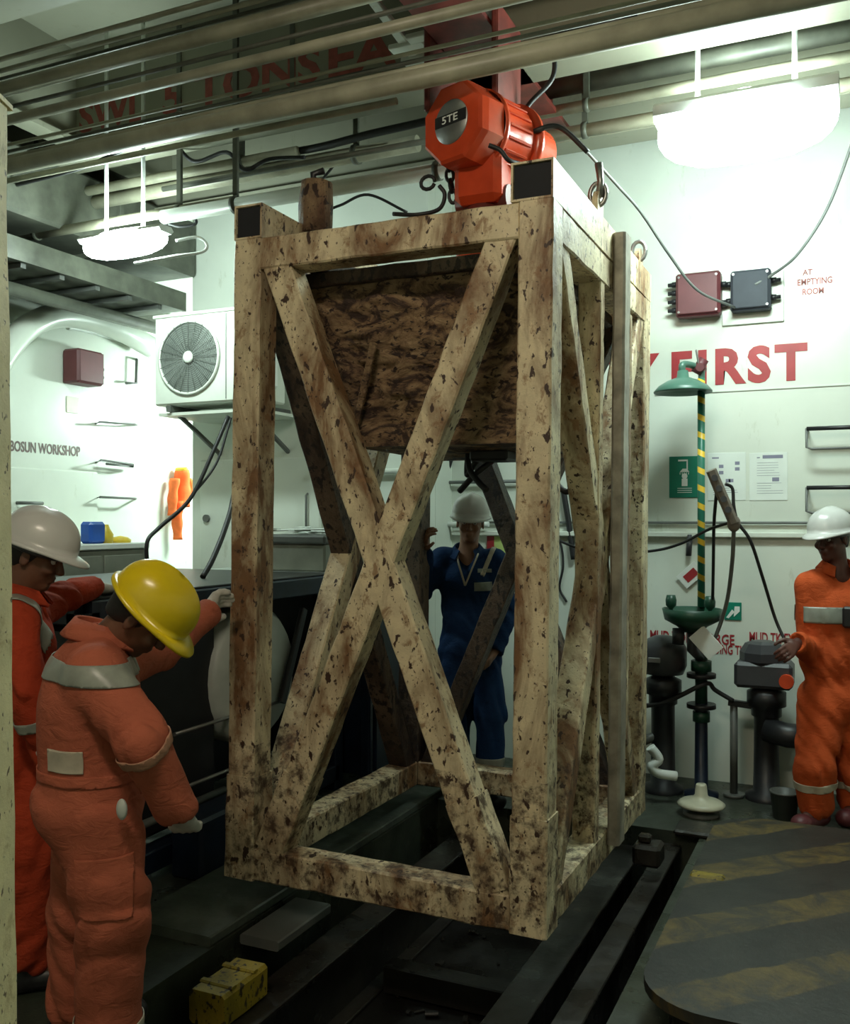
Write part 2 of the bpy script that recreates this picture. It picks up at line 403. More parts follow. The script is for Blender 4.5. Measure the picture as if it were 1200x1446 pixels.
for k, Xb in enumerate((-4.45, .55)):
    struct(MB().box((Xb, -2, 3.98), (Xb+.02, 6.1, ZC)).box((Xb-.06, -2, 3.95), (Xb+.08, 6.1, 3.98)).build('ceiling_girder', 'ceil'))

PIPES = [  # pixel the pipe runs through, height, radius, x extent in px, material, label
 (250, 62, 3.75, .035, -200, 700, 'pipe', 'thick grey-green ceiling pipe crossing the upper left, topmost broad one'),
 (250, 32, 3.80, .011, -200, 700, 'pipe', 'thin ceiling pipe in the upper left just above the topmost broad pipe'),
 (250, 14, 3.80, .011, -200, 620, 'pipe', 'thin ceiling pipe nearest the top left corner'),
 (250, 45, 3.84, .009, -200, 620, 'pipe_d', 'thin dark ceiling pipe between two pale thin ones at upper left'),
 (250, 112, 3.62, .024, -200, 1150, 'pipe', 'pale ceiling pipe running along the top of the red beam lettering'),
 (330, 132, 3.60, .009, -200, 1150, 'pipe', 'thin ceiling pipe crossing the red beam lettering'),
 (300, 150, 3.58, .010, -200, 1150, 'pipe_d', 'thin dark ceiling pipe along the foot of the red beam lettering'),
 (300, 174, 3.48, .042, -200, 1500, 'pipe', 'long broad pale ceiling pipe sweeping above the orange hoist'),
 (300, 160, 3.54, .014, -200, 1500, 'pipe', 'slim pale pipe lying on the long broad ceiling pipe'),
 (330, 250, 3.70, .045, 20, 590, 'pipe', 'pale ceiling pipe left of the orange hoist, upper of two'),
 (520, 258, 3.40, .04, 230, 720, 'ac_white', 'pale pipe just above the left top of the steel frame'),
 (100, 222, 3.9, .03, -100, 500, 'pipe_d', 'dark ceiling pipe just above the lit lamp at left'),
 (150, 265, 3.75, .03, -100, 420, 'pipe', 'grey ceiling pipe behind the lit lamp at left'),
 (60, 330, 3.45, .03, -60, 330, 'pipe', 'grey pipe level with the lit lamp at left'),
 (250, 92, 3.66, .010, -200, 900, 'pipe_d', 'thin dark ceiling pipe under the topmost broad pipe'),
 (300, 196, 3.52, .016, -100, 560, 'pipe', 'slim grey ceiling pipe just below the long broad pipe at left'),
 (400, 236, 3.62, .016, 230, 640, 'pipe_d', 'slim dark ceiling pipe above the left front corner of the frame'),
 (820, 118, 4.0, .05, 700, 1500, 'pipe_d', 'dark broad ceiling pipe right of the orange hoist'),
 (820, 150, 3.85, .03, 700, 1500, 'pipe', 'grey ceiling pipe right of the orange hoist, below the dark broad pipe'),
 (850, 180, 3.75, .035, 700, 1500, 'pipe', 'pale ceiling pipe beside the frame top running to the bright right lamp'),
]
for (px, py, Z, r, x0, x1, mt, lab) in PIPES:
    Y = uline(px, py, Z); Y = min(Y, YB-.08)
    a, b = max(at_Y(x0, 300, Y).x, XL+.02), min(at_Y(x1, 300, Y).x, 2.5)
    root = thing('ceiling_pipe', lab, 'pipe', (a, Y, Z))
    MB().tube([(a, Y, Z), (b, Y, Z)], r, 14).build('pipe_run', mt, root)
    if r > .02:
        k = a+.5; cl = MB(); 
        cl.cyl((k, Y, Z), (k+.03, Y, Z), r*1.25, n=14).box((k, Y-.01, Z), (k+.03, Y+.01, ZC)); cl.build('pipe_hanger', 'pipe_d', root)
        k = b-.4; MB().cyl((k, Y, Z), (k+.03, Y, Z), r*1.25, n=14).box((k, Y-.01, Z), (k+.03, Y+.01, ZC)).build('pipe_hanger', 'pipe_d', root)
# black cables slung along the ceiling
def ceil_cable(pts, r, lab, mt='black_cable', cat='cable', group=None):
    o = MB().tube(spline(pts), r, 7).build('electric_cable', mt); tag(o, lab, cat, group); return o
ceil_cable([at_d(20, 262, 5.6), at_d(120, 235, 5.3), at_d(250, 180, 5.0), at_d(380, 152, 4.6), at_d(520, 118, 4.3), at_d(700, 72, 4.0), at_d(900, 22, 3.8)], .012, 'black cable clipped beneath the long broad pale ceiling pipe')
ceil_cable([at_d(380, 220, 5.6), at_d(450, 208, 5.4), at_d(520, 190, 5.2), at_d(600, 172, 5.0), at_d(690, 150, 4.9)], .022, 'heavy black cable bundle left of the orange hoist')
ceil_cable([at_d(245, 200, 5.6), at_d(275, 228, 5.6), at_d(320, 215, 5.5), at_d(345, 240, 5.4), at_d(380, 225, 5.4), at_d(430, 222, 5.3)], .012, 'tangled black cable between the left lamp and the hoist')
ceil_cable([at_d(470, 235, 5.6), at_d(440, 275, 5.3), at_d(445, 300, 5.3), at_d(480, 290, 5.3), at_d(520, 275, 5.3), at_d(575, 300, 5.3)], .008, 'thin black cable looping behind the top left of the frame')
ceil_cable([at_d(782, 65, 4.4), at_d(780, 110, 4.4), at_d(745, 150, 4.4), at_d(720, 200, 4.4), at_d(755, 185, 4.2), at_d(790, 180, 4.2), at_d(830, 215, 4.2)], .012, 'black cable hanging from the ceiling right of the orange hoist')
ceil_cable([at_d(820, 205, 4.6), at_d(870, 260, 4.8), at_d(905, 300, 5.0), at_d(945, 360, 5.3), at_d(985, 410, 5.5), at_Y(1037, 434, YB-.12)], .008, 'grey cable drooping from the frame top to the wall boxes', 'grey_cable')
ceil_cable([at_d(1215, 160, 5.2), at_d(1195, 225, 5.3), at_d(1165, 300, 5.4), at_d(1125, 360, 5.5), at_Y(1090, 388, YB-.12), at_Y(1066, 402, YB-.12)], .009, 'grey cable coming down from upper right to the dark wall box', 'grey_cable')

# cable tray under the ceiling over the left wall
tr = thing('cable_tray', 'dark cable tray running high along the left wall', 'cable tray', (XL+.2, 2, 3.2))
MB().box((XL+.02, .5, 3.20), (XL+.05, YB2+1.2, 3.34)).build('side_rail', 'pipe_d', tr)
MB().box((XL+.66, .5, 3.20), (XL+.69, YB2-.02, 3.34)).build('side_rail', 'pipe_d', tr)
MB().box((XL+.05, .5, 3.205), (XL+.66, YB2-.02, 3.215)).build('tray_floor', 'pipe_d', tr)
rg = None
for i in range(16):
    if rg is None: rg = MB().box((XL+.05, .8, 3.17), (XL+.66, .84, 3.20)).build('rung', 'steel_dark', tr)
    else:
        c = rg.copy(); C.objects.link(c); c.location.y += .31*i
for k, (x, z, r, lab) in enumerate(((XL+.33, 3.12, .03, 'slim dark pipe under the wall cable tray, nearer the wall'), (XL+.47, 3.08, .045, 'thick dark pipe under the wall cable tray, furthest from the wall'))):
    tag(MB().tube([(x, .5, z), (x, YB2-.03, z)], r, 12).build('service_pipe', 'pipe_d'), lab, 'pipe')
mm = MB()
for i in range(7):
    x = XL+.12+.075*i; mm.tube([(x, 1, 3.24), (x+.01, 3, 3.24), (x-.01, 5.6, 3.24)], .02, 7)
for i in range(4): mm.tube([(XL+.16+.1*i, 1, 3.28), (XL+.22+.1*i, 3.4, 3.275), (XL+.16+.1*i, 5.5, 3.28)], .022, 7)
o = mm.build('cable_bundle', 'black_cable'); tag(o, 'bundle of black cables lying in the tray above the left wall', 'cables', kind='stuff')
dc = thing('ventilation_duct', 'dark rectangular duct high along the left wall above the cable tray', 'duct', (XL+.4, 3, 3.42))
MB().box((XL+.01, .5, 3.45), (-4.52, YB2-.01, 3.86), .02).build('duct_run', 'pipe_d', dc)
for y in (1.6, 2.7, 3.8, 4.9): MB().box((XL+.01, y, 3.42), (-4.49, y+.04, 3.89), .004).build('duct_flange', 'pipe_d', dc)
# broad curved duct on the left wall
q = [at_X(-30, 560, XL+.16), at_X(6, 500, XL+.16), at_X(40, 462, XL+.13), at_X(80, 446, XL+.13), at_X(125, 451, XL+.13), at_X(170, 466, XL+.16), at_X(216, 492, XL+.16)]
o = MB().tube(spline(q), .085, 16).build('curved_duct', 'wall'); tag(o, 'fat pale curved duct arching over the left wall above the workshop lettering', 'duct')
q = [at_X(95, 462, XL+.05), at_X(120, 466, XL+.05), at_X(170, 480, XL+.05), at_X(225, 500, XL+.05)]
o = MB().tube(spline(q), .02, 8).build('wall_pipe', 'lamp_white'); tag(o, 'slim white pipe just under the curved duct on the left wall', 'pipe')
# red-brown monorail beam carrying the hoist, running front to back
HX, HY = -1.63, 4.02
mr = thing('monorail_beam', 'dark red monorail I-beam under the ceiling carrying the orange hoist', 'beam', (HX, 3, 3.9))
MB().box((HX-.14, .2, 3.83), (HX+.14, 5.3, 3.855)).build('lower_flange', 'dark_red_paint', mr)
MB().box((HX-.01, .2, 3.855), (HX+.01, 5.3, 4.3)).build('web', 'dark_red_paint', mr)
MB().box((HX-.12, .2, 4.3), (HX+.12, 5.3, 4.325)).build('upper_flange', 'dark_red_paint', mr)
# pale stepped cable ladder at the top of the picture
cl = thing('cable_ladder', 'pale stepped ladder bracket hanging under the ceiling left of the monorail', 'ladder', (-2, 2.5, 3.9))
a, b = at_Z(505, -30, 3.95), at_Z(592, 88, 3.95)
MB().beam(a, b, .05, .03).build('side_rail', 'wall', cl)
for (px, py) in ((575, 60), (592, 78), (600, 45)):
    p = at_Z(px, py, 3.95); MB().box((p.x-.09, p.y-.03, p.z-.03), (p.x+.09, p.y+.03, p.z-.005), .004).build('rung', 'wall', cl)

# ---- lamps
def fixture(name, label, c, L, R, power, rods, glow=60, vis=True, axis=(1, 0, 0), ztop=ZC, rodcol='lamp_white', col=(.80, 1.0, .93)):
    root = thing(name, label, 'lamp', c)
    F = frame(Vector(axis)); c = Vector(c)
    T = Matrix.Translation(c) @ F
    # tray housing above, bulged diffuser beneath
    ax = Vector(axis).normalized(); up = Vector((0, 0, 1)); sd = up.cross(ax)
    hm = MB(); hm.beam(c-ax*L/2+up*R*.55, c+ax*L/2+up*R*.55, R*1.5, R*.5, up, .02); hm.build('lamp_housing', 'lamp_white', root)
    prof = [(0.0001, -L/2)]+[(R*math.sqrt(max(0, 1-abs(t)**3.0)), t*L/2) for t in [-.98, -.92, -.8, -.5, 0, .5, .8, .92, .98]]+[(.0001, L/2)]
    em = emit('lit_diffuser', col, glow)
    MB().lathe(prof, Matrix.Translation(c)@F, 20).build('lamp_diffuser', em, root)
    for s in (-1, 1):
        MB().tube([c-ax*s*rods+up*R*.5, Vector((c.x-ax.x*s*rods, c.y-ax.y*s*rods, ztop))], .012, 8).build('hanger_rod', rodcol, root)
    return root
LC = at_d(176, 344, 5.6)
fx = fixture('bulkhead_lamp', 'lit tube lamp hung on two rods above the left wall', LC, .62, .085, 0, .14, 90)
p = [at_d(248, 340, 5.5), at_d(278, 335, 5.5), at_d(292, 345, 5.5), at_d(285, 356, 5.5), at_d(245, 362, 5.5), at_d(190, 372, 5.55)]
MB().tube(spline(p), .009, 8).build('guard_hoop', 'lamp_white', fx)
MB().tube(spline([at_d(232, 318, 5.6), at_d(250, 304, 5.6), at_d(272, 306, 5.6), at_d(276, 316, 5.6), at_d(255, 320, 5.6), at_d(238, 316, 5.6)]), .009, 8).build('supply_cable', 'black_cable', fx)
RC = at_d(1052, 178, 4.5)
fixture('bulkhead_lamp', 'very bright lit lamp hanging near the right wall above the maroon wall box', RC, .82, .17, 0, .22, 68)
# lamp in the passage behind the end of the back wall
fixture('bulkhead_lamp', 'lamp in the side passage lighting the left wall beyond the air conditioner', (XC+.28, 6.75, 2.6), .6, .08, 0, .12, 260, axis=(0, 1, 0))
# lamp behind the camera, further down the room
fixture('bulkhead_lamp', 'ceiling lamp further down the room lighting the near side of the frame', (-.9, .15, 3.92), 1.2, .09, 0, .3, 72, col=(1, .87, .68))

# ================================================================== THE STEEL FRAME (hangs on the hoist)
FW, FL, FH, TW = 1.375, 1.727, 2.78, .13
cage = thing('lifting_frame', 'tall mud-stained cream steel frame with crossed braces hanging from the orange hoist', 'frame', (-1.015, 3.224, .15), local=True)
cage.rotation_euler = (-.0102, .0086, 0)
def cpart(mb, name, mat='cream', parent=None): return mb.build(name, mat, parent or cage)
h = TW/2; HT = FH-.275                                    # post height up to underside of front top rail zone
corners = [(-h, h), (-FW+h, h), (-h, FL-h), (-FW+h, FL-h)]
for (x, y) in corners:
    cpart(MB().beam((x, y, 0), (x, y, FH-.145), TW, TW, (0, 1, 0), .007, 40, .004), 'post', 'mud_shaded' if (x < -1 and y > 1) else 'cream')
    if y < 1: cpart(MB().beam((x, y, 0.0), (x, y, .42), TW+.012, TW+.012, (0, 1, 0), .006, 8, .005), 'post_sleeve')
# rails: front and back, top and bottom
for y in (h, FL-h):
    cpart(MB().beam((-FW+TW, y, FH-.21), (-TW, y, FH-.21), TW-.004, .13, (0, 0, 1), .007, 30, .004), 'top_rail')
    cpart(MB().beam((-FW+TW, y, .065), (-TW, y, .065), TW-.004, .13, (0, 0, 1), .007, 30, .005), 'bottom_rail')
for x in (-h, -FW+h):
    cpart(MB().beam((x, TW, FH-.21), (x, FL-TW, FH-.21), TW-.004, .13, (0, 0, 1), .007, 30, .004), 'top_rail')
    cpart(MB().beam((x, TW, .065), (x, FL-TW, .065), TW-.004, .13, (0, 0, 1), .007, 30, .005), 'bottom_rail')
# open-ended fork tubes along both top edges
for x, w in ((-.08, .16), (-FW+.068, .136)):
    t = cpart(MB().hollow((x, 0, FH-.0725), (x, FL, FH-.0725), w, .142, .008), 'fork_tube')
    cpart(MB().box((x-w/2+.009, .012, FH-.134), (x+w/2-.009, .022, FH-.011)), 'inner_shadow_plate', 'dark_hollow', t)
# crossed braces, four faces; brace runs corner to corner between rails
ZL, ZU = .13, FH-.275
def brace(a, b, side, w=.115, hh=.115, ea=0, eb=0):
    d = (Vector(b)-Vector(a)).normalized(); return MB().beam(Vector(a)-d*ea, Vector(b)+d*eb, w, hh, side, .007, 40, .004)
def face_x(p, q, side, w, n='diagonal_brace', ma='cream', mb_='cream'):
    p, q = Vector(p), Vector(q)                            # lower corners of the face opening
    up = Vector((0, 0, 1))
    u = (q-p).normalized()
    pe, qe = p+u*w*.62, q-u*w*.62
    A0, A1 = pe+up*ZL, qe+up*ZU; B0, B1 = qe+up*ZL, pe+up*ZU
    cpart(brace(A0, A1, side, w, .115, .05, .06), n, ma)
    mid = (B0+B1)/2; d = (B1-B0).normalized(); gap = w*.62
    cpart(brace(B0, mid, side, w-.002, .111, .05), n, mb_); cpart(brace(mid, B1, side, w-.002, .111, 0, .06), n, mb_)
    return mid
mf = face_x((-TW, h, 0), (-FW+TW, h, 0), (0, 1, 0), .122)
face_x((-TW, FL-h, 0), (-FW+TW, FL-h, 0), (0, 1, 0), .105, ma='mud_shaded', mb_='mud_shaded')
face_x((-FW+h, TW, 0), (-FW+h, FL-TW, 0), (1, 0, 0), .11, mb_='mud_shaded')
face_x((-h, TW, 0), (-h, FL-TW, 0), (1, 0, 0), .10)
# dirty sleeves on the foot of the front and left braces
for s in (0, 1):
    x0, x1 = ((-FW+TW+.07), (-TW-.07)) if s == 0 else ((-TW-.07), (-FW+TW+.07))
    a = Vector((x0, h, ZL)); b = Vector((x1, h, ZU)); d = (b-a).normalized()
    cpart(MB().beam(a, a+d*.34, .131, .122, (0, 1, 0), .005, 10, .005), 'brace_sleeve')
# middle posts and outer guide channel of the right side
cpart(MB().beam((-h+.01, FL*.43, .1), (-h+.01, FL*.43, FH-.2), .07, .10, (1, 0, 0), .006, 40, .003), 'middle_post')
cpart(MB().beam((.03, FL*.545, .07), (.03, FL*.545, FH-.02), .115, .055, (1, 0, 0), .01, 40, .003), 'guide_channel', 'green_metal_rail')
cpart(MB().beam((.02, FL*.62, .5), (.02, FL*.62, FH-.35), .05, .05, (1, 0, 0), .006, 30, .003), 'guide_channel')
# lifting lugs: plate, ring, shackle
def lug(x, y, hgt, w=.10, mat='cream'):
    poly = [(-w/2, 0), (w/2, 0), (w/2, hgt*.6)]+[(math.cos(t)*w/2, hgt*.6+math.sin(t)*w/2) for t in [PI*k/10 for k in range(1, 10)]]+[(-w/2, hgt*.6)]
    Mx = Matrix.Translation((x+.012, y, FH-.003)) @ Matrix(((0, 0, -1, 0), (1, 0, 0, 0), (0, 1, 0, 0), (0, 0, 0, 1)))
    l = cpart(MB().prism(poly, .024, Mx), 'lifting_lug', mat)
    pts = [(x+math.cos(t)*.035, y, FH+hgt*.6+.035+math.sin(t)*.05) for t in [2*PI*k/16 for k in range(17)]]
    cpart(MB().tube(pts, .011, 8, False), 'shackle', 'steel', l)
    return l
lug(-.035, FL*.44, .13); lug(-.04, FL*.93, .10)
lug(-FW+.07, FL*.5, .1)
cpart(MB().tube([(-.03, FL*.44, FH+.10), (-.02, FL*.43, FH+.16), (-.03, FL*.43, FH+.24)], [.02, .014, .018], 8), 'sling_hook', 'steel')
o = MB().tube([(-FW+.16, .38, FH-.03), (-FW+.16, .38, FH+.1), (-FW+.165, .38, FH+.2)], [.075, .078, .07], 14)
cpart(o, 'stub_pipe', 'mud')
cpart(MB().tube([(-FW+.13, .42, FH+.2), (-FW+.12, .42, FH+.26), (-FW+.17, .43, FH+.27)], .016, 8), 'eye_bolt', 'black')

# mud-caked hopper inside the frame
def mudmesh(quadlist, amp=.02, seg=26):
    mb = MB()
    for (a, b, c, d) in quadlist:
        a, b, c, d = map(Vector, (a, b, c, d)); n = (b-a).cross(d-a).normalized(); vs = []
        for i in range(seg+1):
            for j in range(seg+1):
                s, t = i/seg, j/seg; P = a.lerp(b, s).lerp(d.lerp(c, s), t)
                e = min(1, 6*min(s, t, 1-s, 1-t))
                k = mnoise.fractal(Vector((P.x*5, P.y*5, P.z*11)), 1, 2.2, 4)+.8*abs(mnoise.noise(Vector((P.x*6, P.y*6, P.z*18+3*math.sin(P.x*5)))))
                vs.append(P+n*(k*amp*e))
        mb.add(vs, [(i*(seg+1)+j, (i+1)*(seg+1)+j, (i+1)*(seg+1)+j+1, i*(seg+1)+j+1) for i in range(seg) for j in range(seg)], True)
    return mb
x0, x1, y0, y1, zt, zb = -1.20, -.17, .24, FL-.24, 2.50, 1.80
X0, X1, Y0, Y1 = -1.02, -.24, .40, FL-.40
zk = 1.92
q = [((x0, y0, zt), (x1, y0, zt), (X1, Y0, zk), (X0, Y0, zk)), ((x1, y0, zt), (x1, y1, zt), (X1, Y1, zk), (X1, Y0, zk)),
     ((x1, y1, zt), (x0, y1, zt), (X0, Y1, zk), (X1, Y1, zk)), ((x0, y1, zt), (x0, y0, zt), (X0, Y0, zk), (X0, Y1, zk))]
q = [(d, c, b, a) for a, b, c, d in q]
hop = mudmesh(q, .045, 50).build('hopper', 'hopper_mud', cage)
q2 = [((X0, Y0, zb), (X1, Y0, zb), (X1, Y0, zk), (X0, Y0, zk)), ((X1, Y0, zb), (X1, Y1, zb), (X1, Y1, zk), (X1, Y0, zk)),
      ((X1, Y1, zb), (X0, Y1, zb), (X0, Y1, zk), (X1, Y1, zk)), ((X0, Y1, zb), (X0, Y0, zb), (X0, Y0, zk), (X0, Y1, zk)),
      ((X0, Y0, zb), (X0, Y1, zb), (X1, Y1, zb), (X1, Y0, zb))]
mudmesh(q2, .015, 20).build('hopper_skirt', 'hopper_mud', hop)
m = MB()
for a, b in (((x0, y0), (x1, y0)), ((x1, y0), (x1, y1)), ((x1, y1), (x0, y1)), ((x0, y1), (x0, y0))): m.beam((*a, zt-.0), (*b, zt-.0), .05, .06, (0, 0, 1), .006, 20, .005)
m.build('hopper_rim', 'mud_shaded', hop)
m = MB(); m.beam((x0, y0-.02, zt-.02), (X0+.02, Y0-.02, zb+.05), .035, .03, (0, 1, 0)); m.beam((x0+.35, y0+.02, zt-.28), (X0+.03, Y0-.03, zb+.1), .03, .025, (0, 1, 0))
m.beam((-.98, .33, 2.25), (-.55, .345, 2.12), .035, .03, (0, 1, 0)); m.beam((-.35, .25, 2.45), (-.62, .35, 2.08), .03, .025, (0, 1, 0))
m.build('hopper_rib', 'hopper_mud', hop)
for x in (x0+.1, x1-.1):
    cpart(MB().beam((x, TW, zt+.07), (x, FL-TW, zt+.07), .09, .08, (0, 0, 1), .006), 'cross_member', 'mud_shaded')
# hydraulic hoses and valve under the hopper
for pts in ([(-.62, .75, 1.80), (-.60, .72, 1.72), (-.55, .7, 1.66), (-.50, .68, 1.62)], [(-.56, .8, 1.80), (-.62, .82, 1.74), (-.66, .84, 1.70), (-.66, .85, 1.82)],
            [(-.20, .9, 1.84), (-.14, .9, 1.72), (-.20, .92, 1.62), (-.28, .93, 1.68)], [(-.46, .8, 1.80), (-.58, .76, 1.70), (-.68, .8, 1.62)]):
    cpart(MB().tube(spline(pts), .014, 8), 'hydraulic_hose', 'black_cable', hop)
cpart(MB().box((-.58, .66, 1.75), (-.40, .82, 1.80), .01), 'valve_block', 'black', hop)

# ================================================================== HOIST
hc = Vector((HX, HY, 0)); hc.z = at_d(672, 190, 4.31).z
ho = thing('electric_hoist', 'glossy orange electric chain hoist hanging above the steel frame', 'hoist', hc)
ang = YAW-math.radians(44)                                 # axis direction in plan, pointing away from the camera
ax = Vector((-math.sin(ang), math.cos(ang), 0)); F = frame(ax, (0, 0, 1))
base = at_d(637, 172, 4.05)
T = Matrix.Translation(base) @ F
def octa(r, f=.28): return [(r*math.cos(PI/8+k*PI/4), r*math.sin(PI/8+k*PI/4)) for k in range(8)]
m = MB()
prof = [(.165, 0), (.178, .012), (.182, .05), (.182, .15)]
vs = []; 
for r, z in prof:
    for x, y in octa(r): vs.append(T@Vector((x, y, z)))
m.add(vs, [tuple(range(8))[::-1]]+[(k*8+i, k*8+(i+1) % 8, k*8+8+(i+1) % 8, k*8+8+i) for k in range(3) for i in range(8)])
m.build('motor_end_cover', 'orange_paint', ho)
MB().lathe([(.0001, -.004), (.092, -.004), (.095, .0), (.095, .002)], T, 32).build('name_disc', 'steel', ho)
r_ = (F.to_3x3()@Vector((0, 1, 0))); u_ = Vector((0, 0, 1)); r_ = ax.cross(u_)
bc = base-ax*.006
MB().beam(bc-r_*.088+u_*.012, bc+r_*.088+u_*.012, .004, .048, u_, .0005).build('name_band', 'black', ho)
lettering('5TE', bc-ax*.003-r_*.045-u_*.004, r_, u_, .032, .09, 'white_print', ho, 'raised_lettering', .01, .001)
MB().lathe([(.178, .15), (.186, .155), (.186, .175), (.17, .18), (.17, .35), (.16, .38)], T, 32).build('motor_barrel', 'orange_paint', ho)
m = MB()
for k in range(20):
    t = 2*PI*k/20; c = T@Vector((math.cos(t)*.168, math.sin(t)*.168, .19)); e = T@Vector((math.cos(t)*.168, math.sin(t)*.168, .34)); m.beam(c, e, .012, .02, (c-(T@Vector((0, 0, .19)))).normalized(), .002)
m.build('cooling_fin', 'orange_paint', ho)['kind'] = 'stuff'
MB().lathe([(.16, .38), (.19, .385), (.19, .41), (.14, .47), (.13, .58), (.0001, .60)], T, 32).build('gearbox', 'orange_paint', ho)
m = MB(); c = T@Vector((0, 0, .22)); c.z -= .2
m.box((c.x-.11, c.y-.11, c.z-.12), (c.x+.11, c.y+.13, c.z+.12), .03); m.build('chain_guide', 'orange_paint', ho)
m = MB(); m.cyl((c.x, c.y, c.z-.12), (c.x, c.y, c.z-.19), .085, .06); m.cyl((c.x-.12, c.y, c.z-.09), (c.x+.12, c.y, c.z-.09), .06); m.build('chain_bucket_neck', 'dark_red_paint', ho)
m = MB(); m.box((HX-.18, HY-.1, base.z+.16), (HX-.15, HY+.22, 3.93), .008).box((HX+.15, HY-.1, base.z+.16), (HX+.18, HY+.22, 3.93), .008).box((HX-.18, HY-.06, base.z+.1), (HX+.18, HY+.18, base.z+.2), .01)
m.build('trolley_plate', 'dark_red_paint', ho)
for sx in (-1, 1):
    for dy in (-.04, .16): MB().cyl((HX+sx*.145, HY+dy, 3.90), (HX+sx*.06, HY+dy, 3.90), .045, n=20).build('trolley_wheel', 'steel_dark', ho)
# load chain, hook block
def chain(a, b, r=.011, L=.05):
    a, b = Vector(a), Vector(b); n = max(1, int((b-a).length/(L*.72))); mb = MB(); z = (b-a).normalized(); F2 = frame(z).to_3x3()
    for i in range(n):
        cc = a.lerp(b, (i+.5)/n); pts = []
        for k in range(13):
            t = 2*PI*k/12; q_ = Vector((math.cos(t)*.018, 0, math.sin(t)*L*.5)) if i % 2 else Vector((0, math.cos(t)*.018, math.sin(t)*L*.5)); pts.append(cc+F2@q_)
        mb.tube(pts, r*.6, 6, False)
    return mb
chx, chy = c.x, c.y
ztop = c.z-.18; zhk = 2.78
chain((chx, chy, ztop), (chx, chy, zhk+.08)).build('load_chain', 'steel_dark', ho)
m = MB(); m.box((chx-.12, chy-.07, zhk-.10), (chx+.12, chy+.07, zhk+.08), .03); m.build('hook_block', 'orange_paint', ho)
pts = [(chx+math.sin(t)*.05, chy, zhk-.16-math.cos(t)*.05) for t in [PI*.9-k*.42 for k in range(12)]]
MB().tube([(chx, chy, zhk-.08)]+pts, [.022]+[.02]*10+[.012, .008], 8).build('hook', 'steel', ho)
m = MB(); q = at_d(598, 262, 4.3); chain(at_d(632, 225, 4.3), at_d(640, 285, 4.3), .014, .06).build('slack_chain', 'black', ho)
MB().tube([at_d(604, 258, 4.3)+Vector((math.cos(t)*.035, 0, math.sin(t)*.03)) for t in [k*.5 for k in range(13)]], .009, 7).build('cable_coil', 'black_cable', ho)
MB().tube(spline([at_d(620, 262, 4.3), at_d(628, 275, 4.3), at_d(620, 295, 4.3), at_d(590, 303, 4.3), at_d(555, 302, 4.35)]), .010, 7).build('pendant_cable', 'black_cable', ho)
MB().tube(spline([at_d(690, 205, 3.95), at_d(706, 212, 3.95), at_d(718, 226, 3.95), at_d(735, 232, 4.0)]), .010, 7).build('pendant_cable', 'black_cable', ho)

# ================================================================== PIT, RAILS, HATCH
def ibeam(x, y0, y1, zt, w=.14, hgt=.2, lab='', name='skid_rail', mat='rail', group=None):
    t = thing(name, lab, 'rail', (x, y0, zt-hgt), group)
    MB().box((x-w/2, y0, zt-.018), (x+w/2, y1, zt), .004).build('top_flange', mat, t)
    MB().box((x-.012, y0, zt-hgt+.018), (x+.012, y1, zt-.018)).build('web', mat, t)
    MB().box((x-w/2, y0, zt-hgt), (x+w/2, y1, zt-hgt+.018), .004).build('bottom_flange', mat, t)
    return t
ibeam(-2.0, PY0+.02, PY1-.02, -.13, .16, .32, 'black oily skid rail in the pit beneath the left side of the frame')
ibeam(-1.12, PY0+.02, PY1-.02, -.10, .15, .35, 'black oily skid rail in the pit beneath the right side of the frame')
ibeam(-.90, PY0+.02, PY1-.02, -.06, .10, .39, 'black oily skid rail nearest the striped hatch plate')
for k, y in enumerate((2.9, 3.75, 4.6)):
    o = MB().beam((-1.9, y, -.38), (-1.2, y, -.38), .10, .12).build('cross_beam', 'rail')
    tag(o, ('black cross beam low in the pit, the nearest one', 'black cross beam low in the pit under the middle of the frame', 'black cross beam low in the pit under the rear of the frame')[k], 'beam')
o = MB().beam((-2.47, 2.95, .02), (-2.47, 5.6, .02), .42, .04).build('deck_plate', 'deck_beam'); tag(o, 'long worn grey-green steel plate on the deck left of the frame', 'deck plate')
o = MB().beam((-2.14, 3.1, -.02), (-2.14, 3.5, -.02), .18, .04).build('edge_plate', 'steel_dark'); tag(o, 'short pale steel plate on the pit edge behind the yellow block', 'plate')
# worn yellow stop block
a = at_d(330, 1392, 3.2)
yb = thing('stop_block', 'worn yellow steel block lying on the pit rail at lower left', 'block', (-2.0, 2.6, -.13))
B0, B1 = at_Z(306, 1400, -.01), at_Z(368, 1356, -.01)
bx = (B0.x+B1.x)/2; B0 = Vector((-2.07, B0.y-.02, -.07)); B1 = Vector((-2.07, B1.y-.02, -.07))
MB().beam(B0, B1, .15, .12, (0, 0, 1), .012, 8, .004).build('block_body', 'yellow_worn', yb)
for f_ in (.25, .75):
    p = B0.lerp(B1, f_); MB().beam(p-Vector((.07, 0, -.062)), p+Vector((.07, 0, .062)), .03, .012).build('cleat', 'yellow_worn', yb)
# small oily scraps in the pit
rs = random.Random(3); mb = MB()
for i in range(60):
    x, y = rs.uniform(-1.88, -1.24), rs.uniform(2.5, 4.9); s = rs.uniform(.01, .035)
    mb.beam((x, y, PZ+s/2), (x+rs.uniform(-.05, .05), y+rs.uniform(-.05, .05)+.02, PZ+s/2), s, s*.6)
tag(mb.build('oily_debris', 'rail'), 'scattered oily scraps on the floor of the pit', 'debris', kind='stuff')

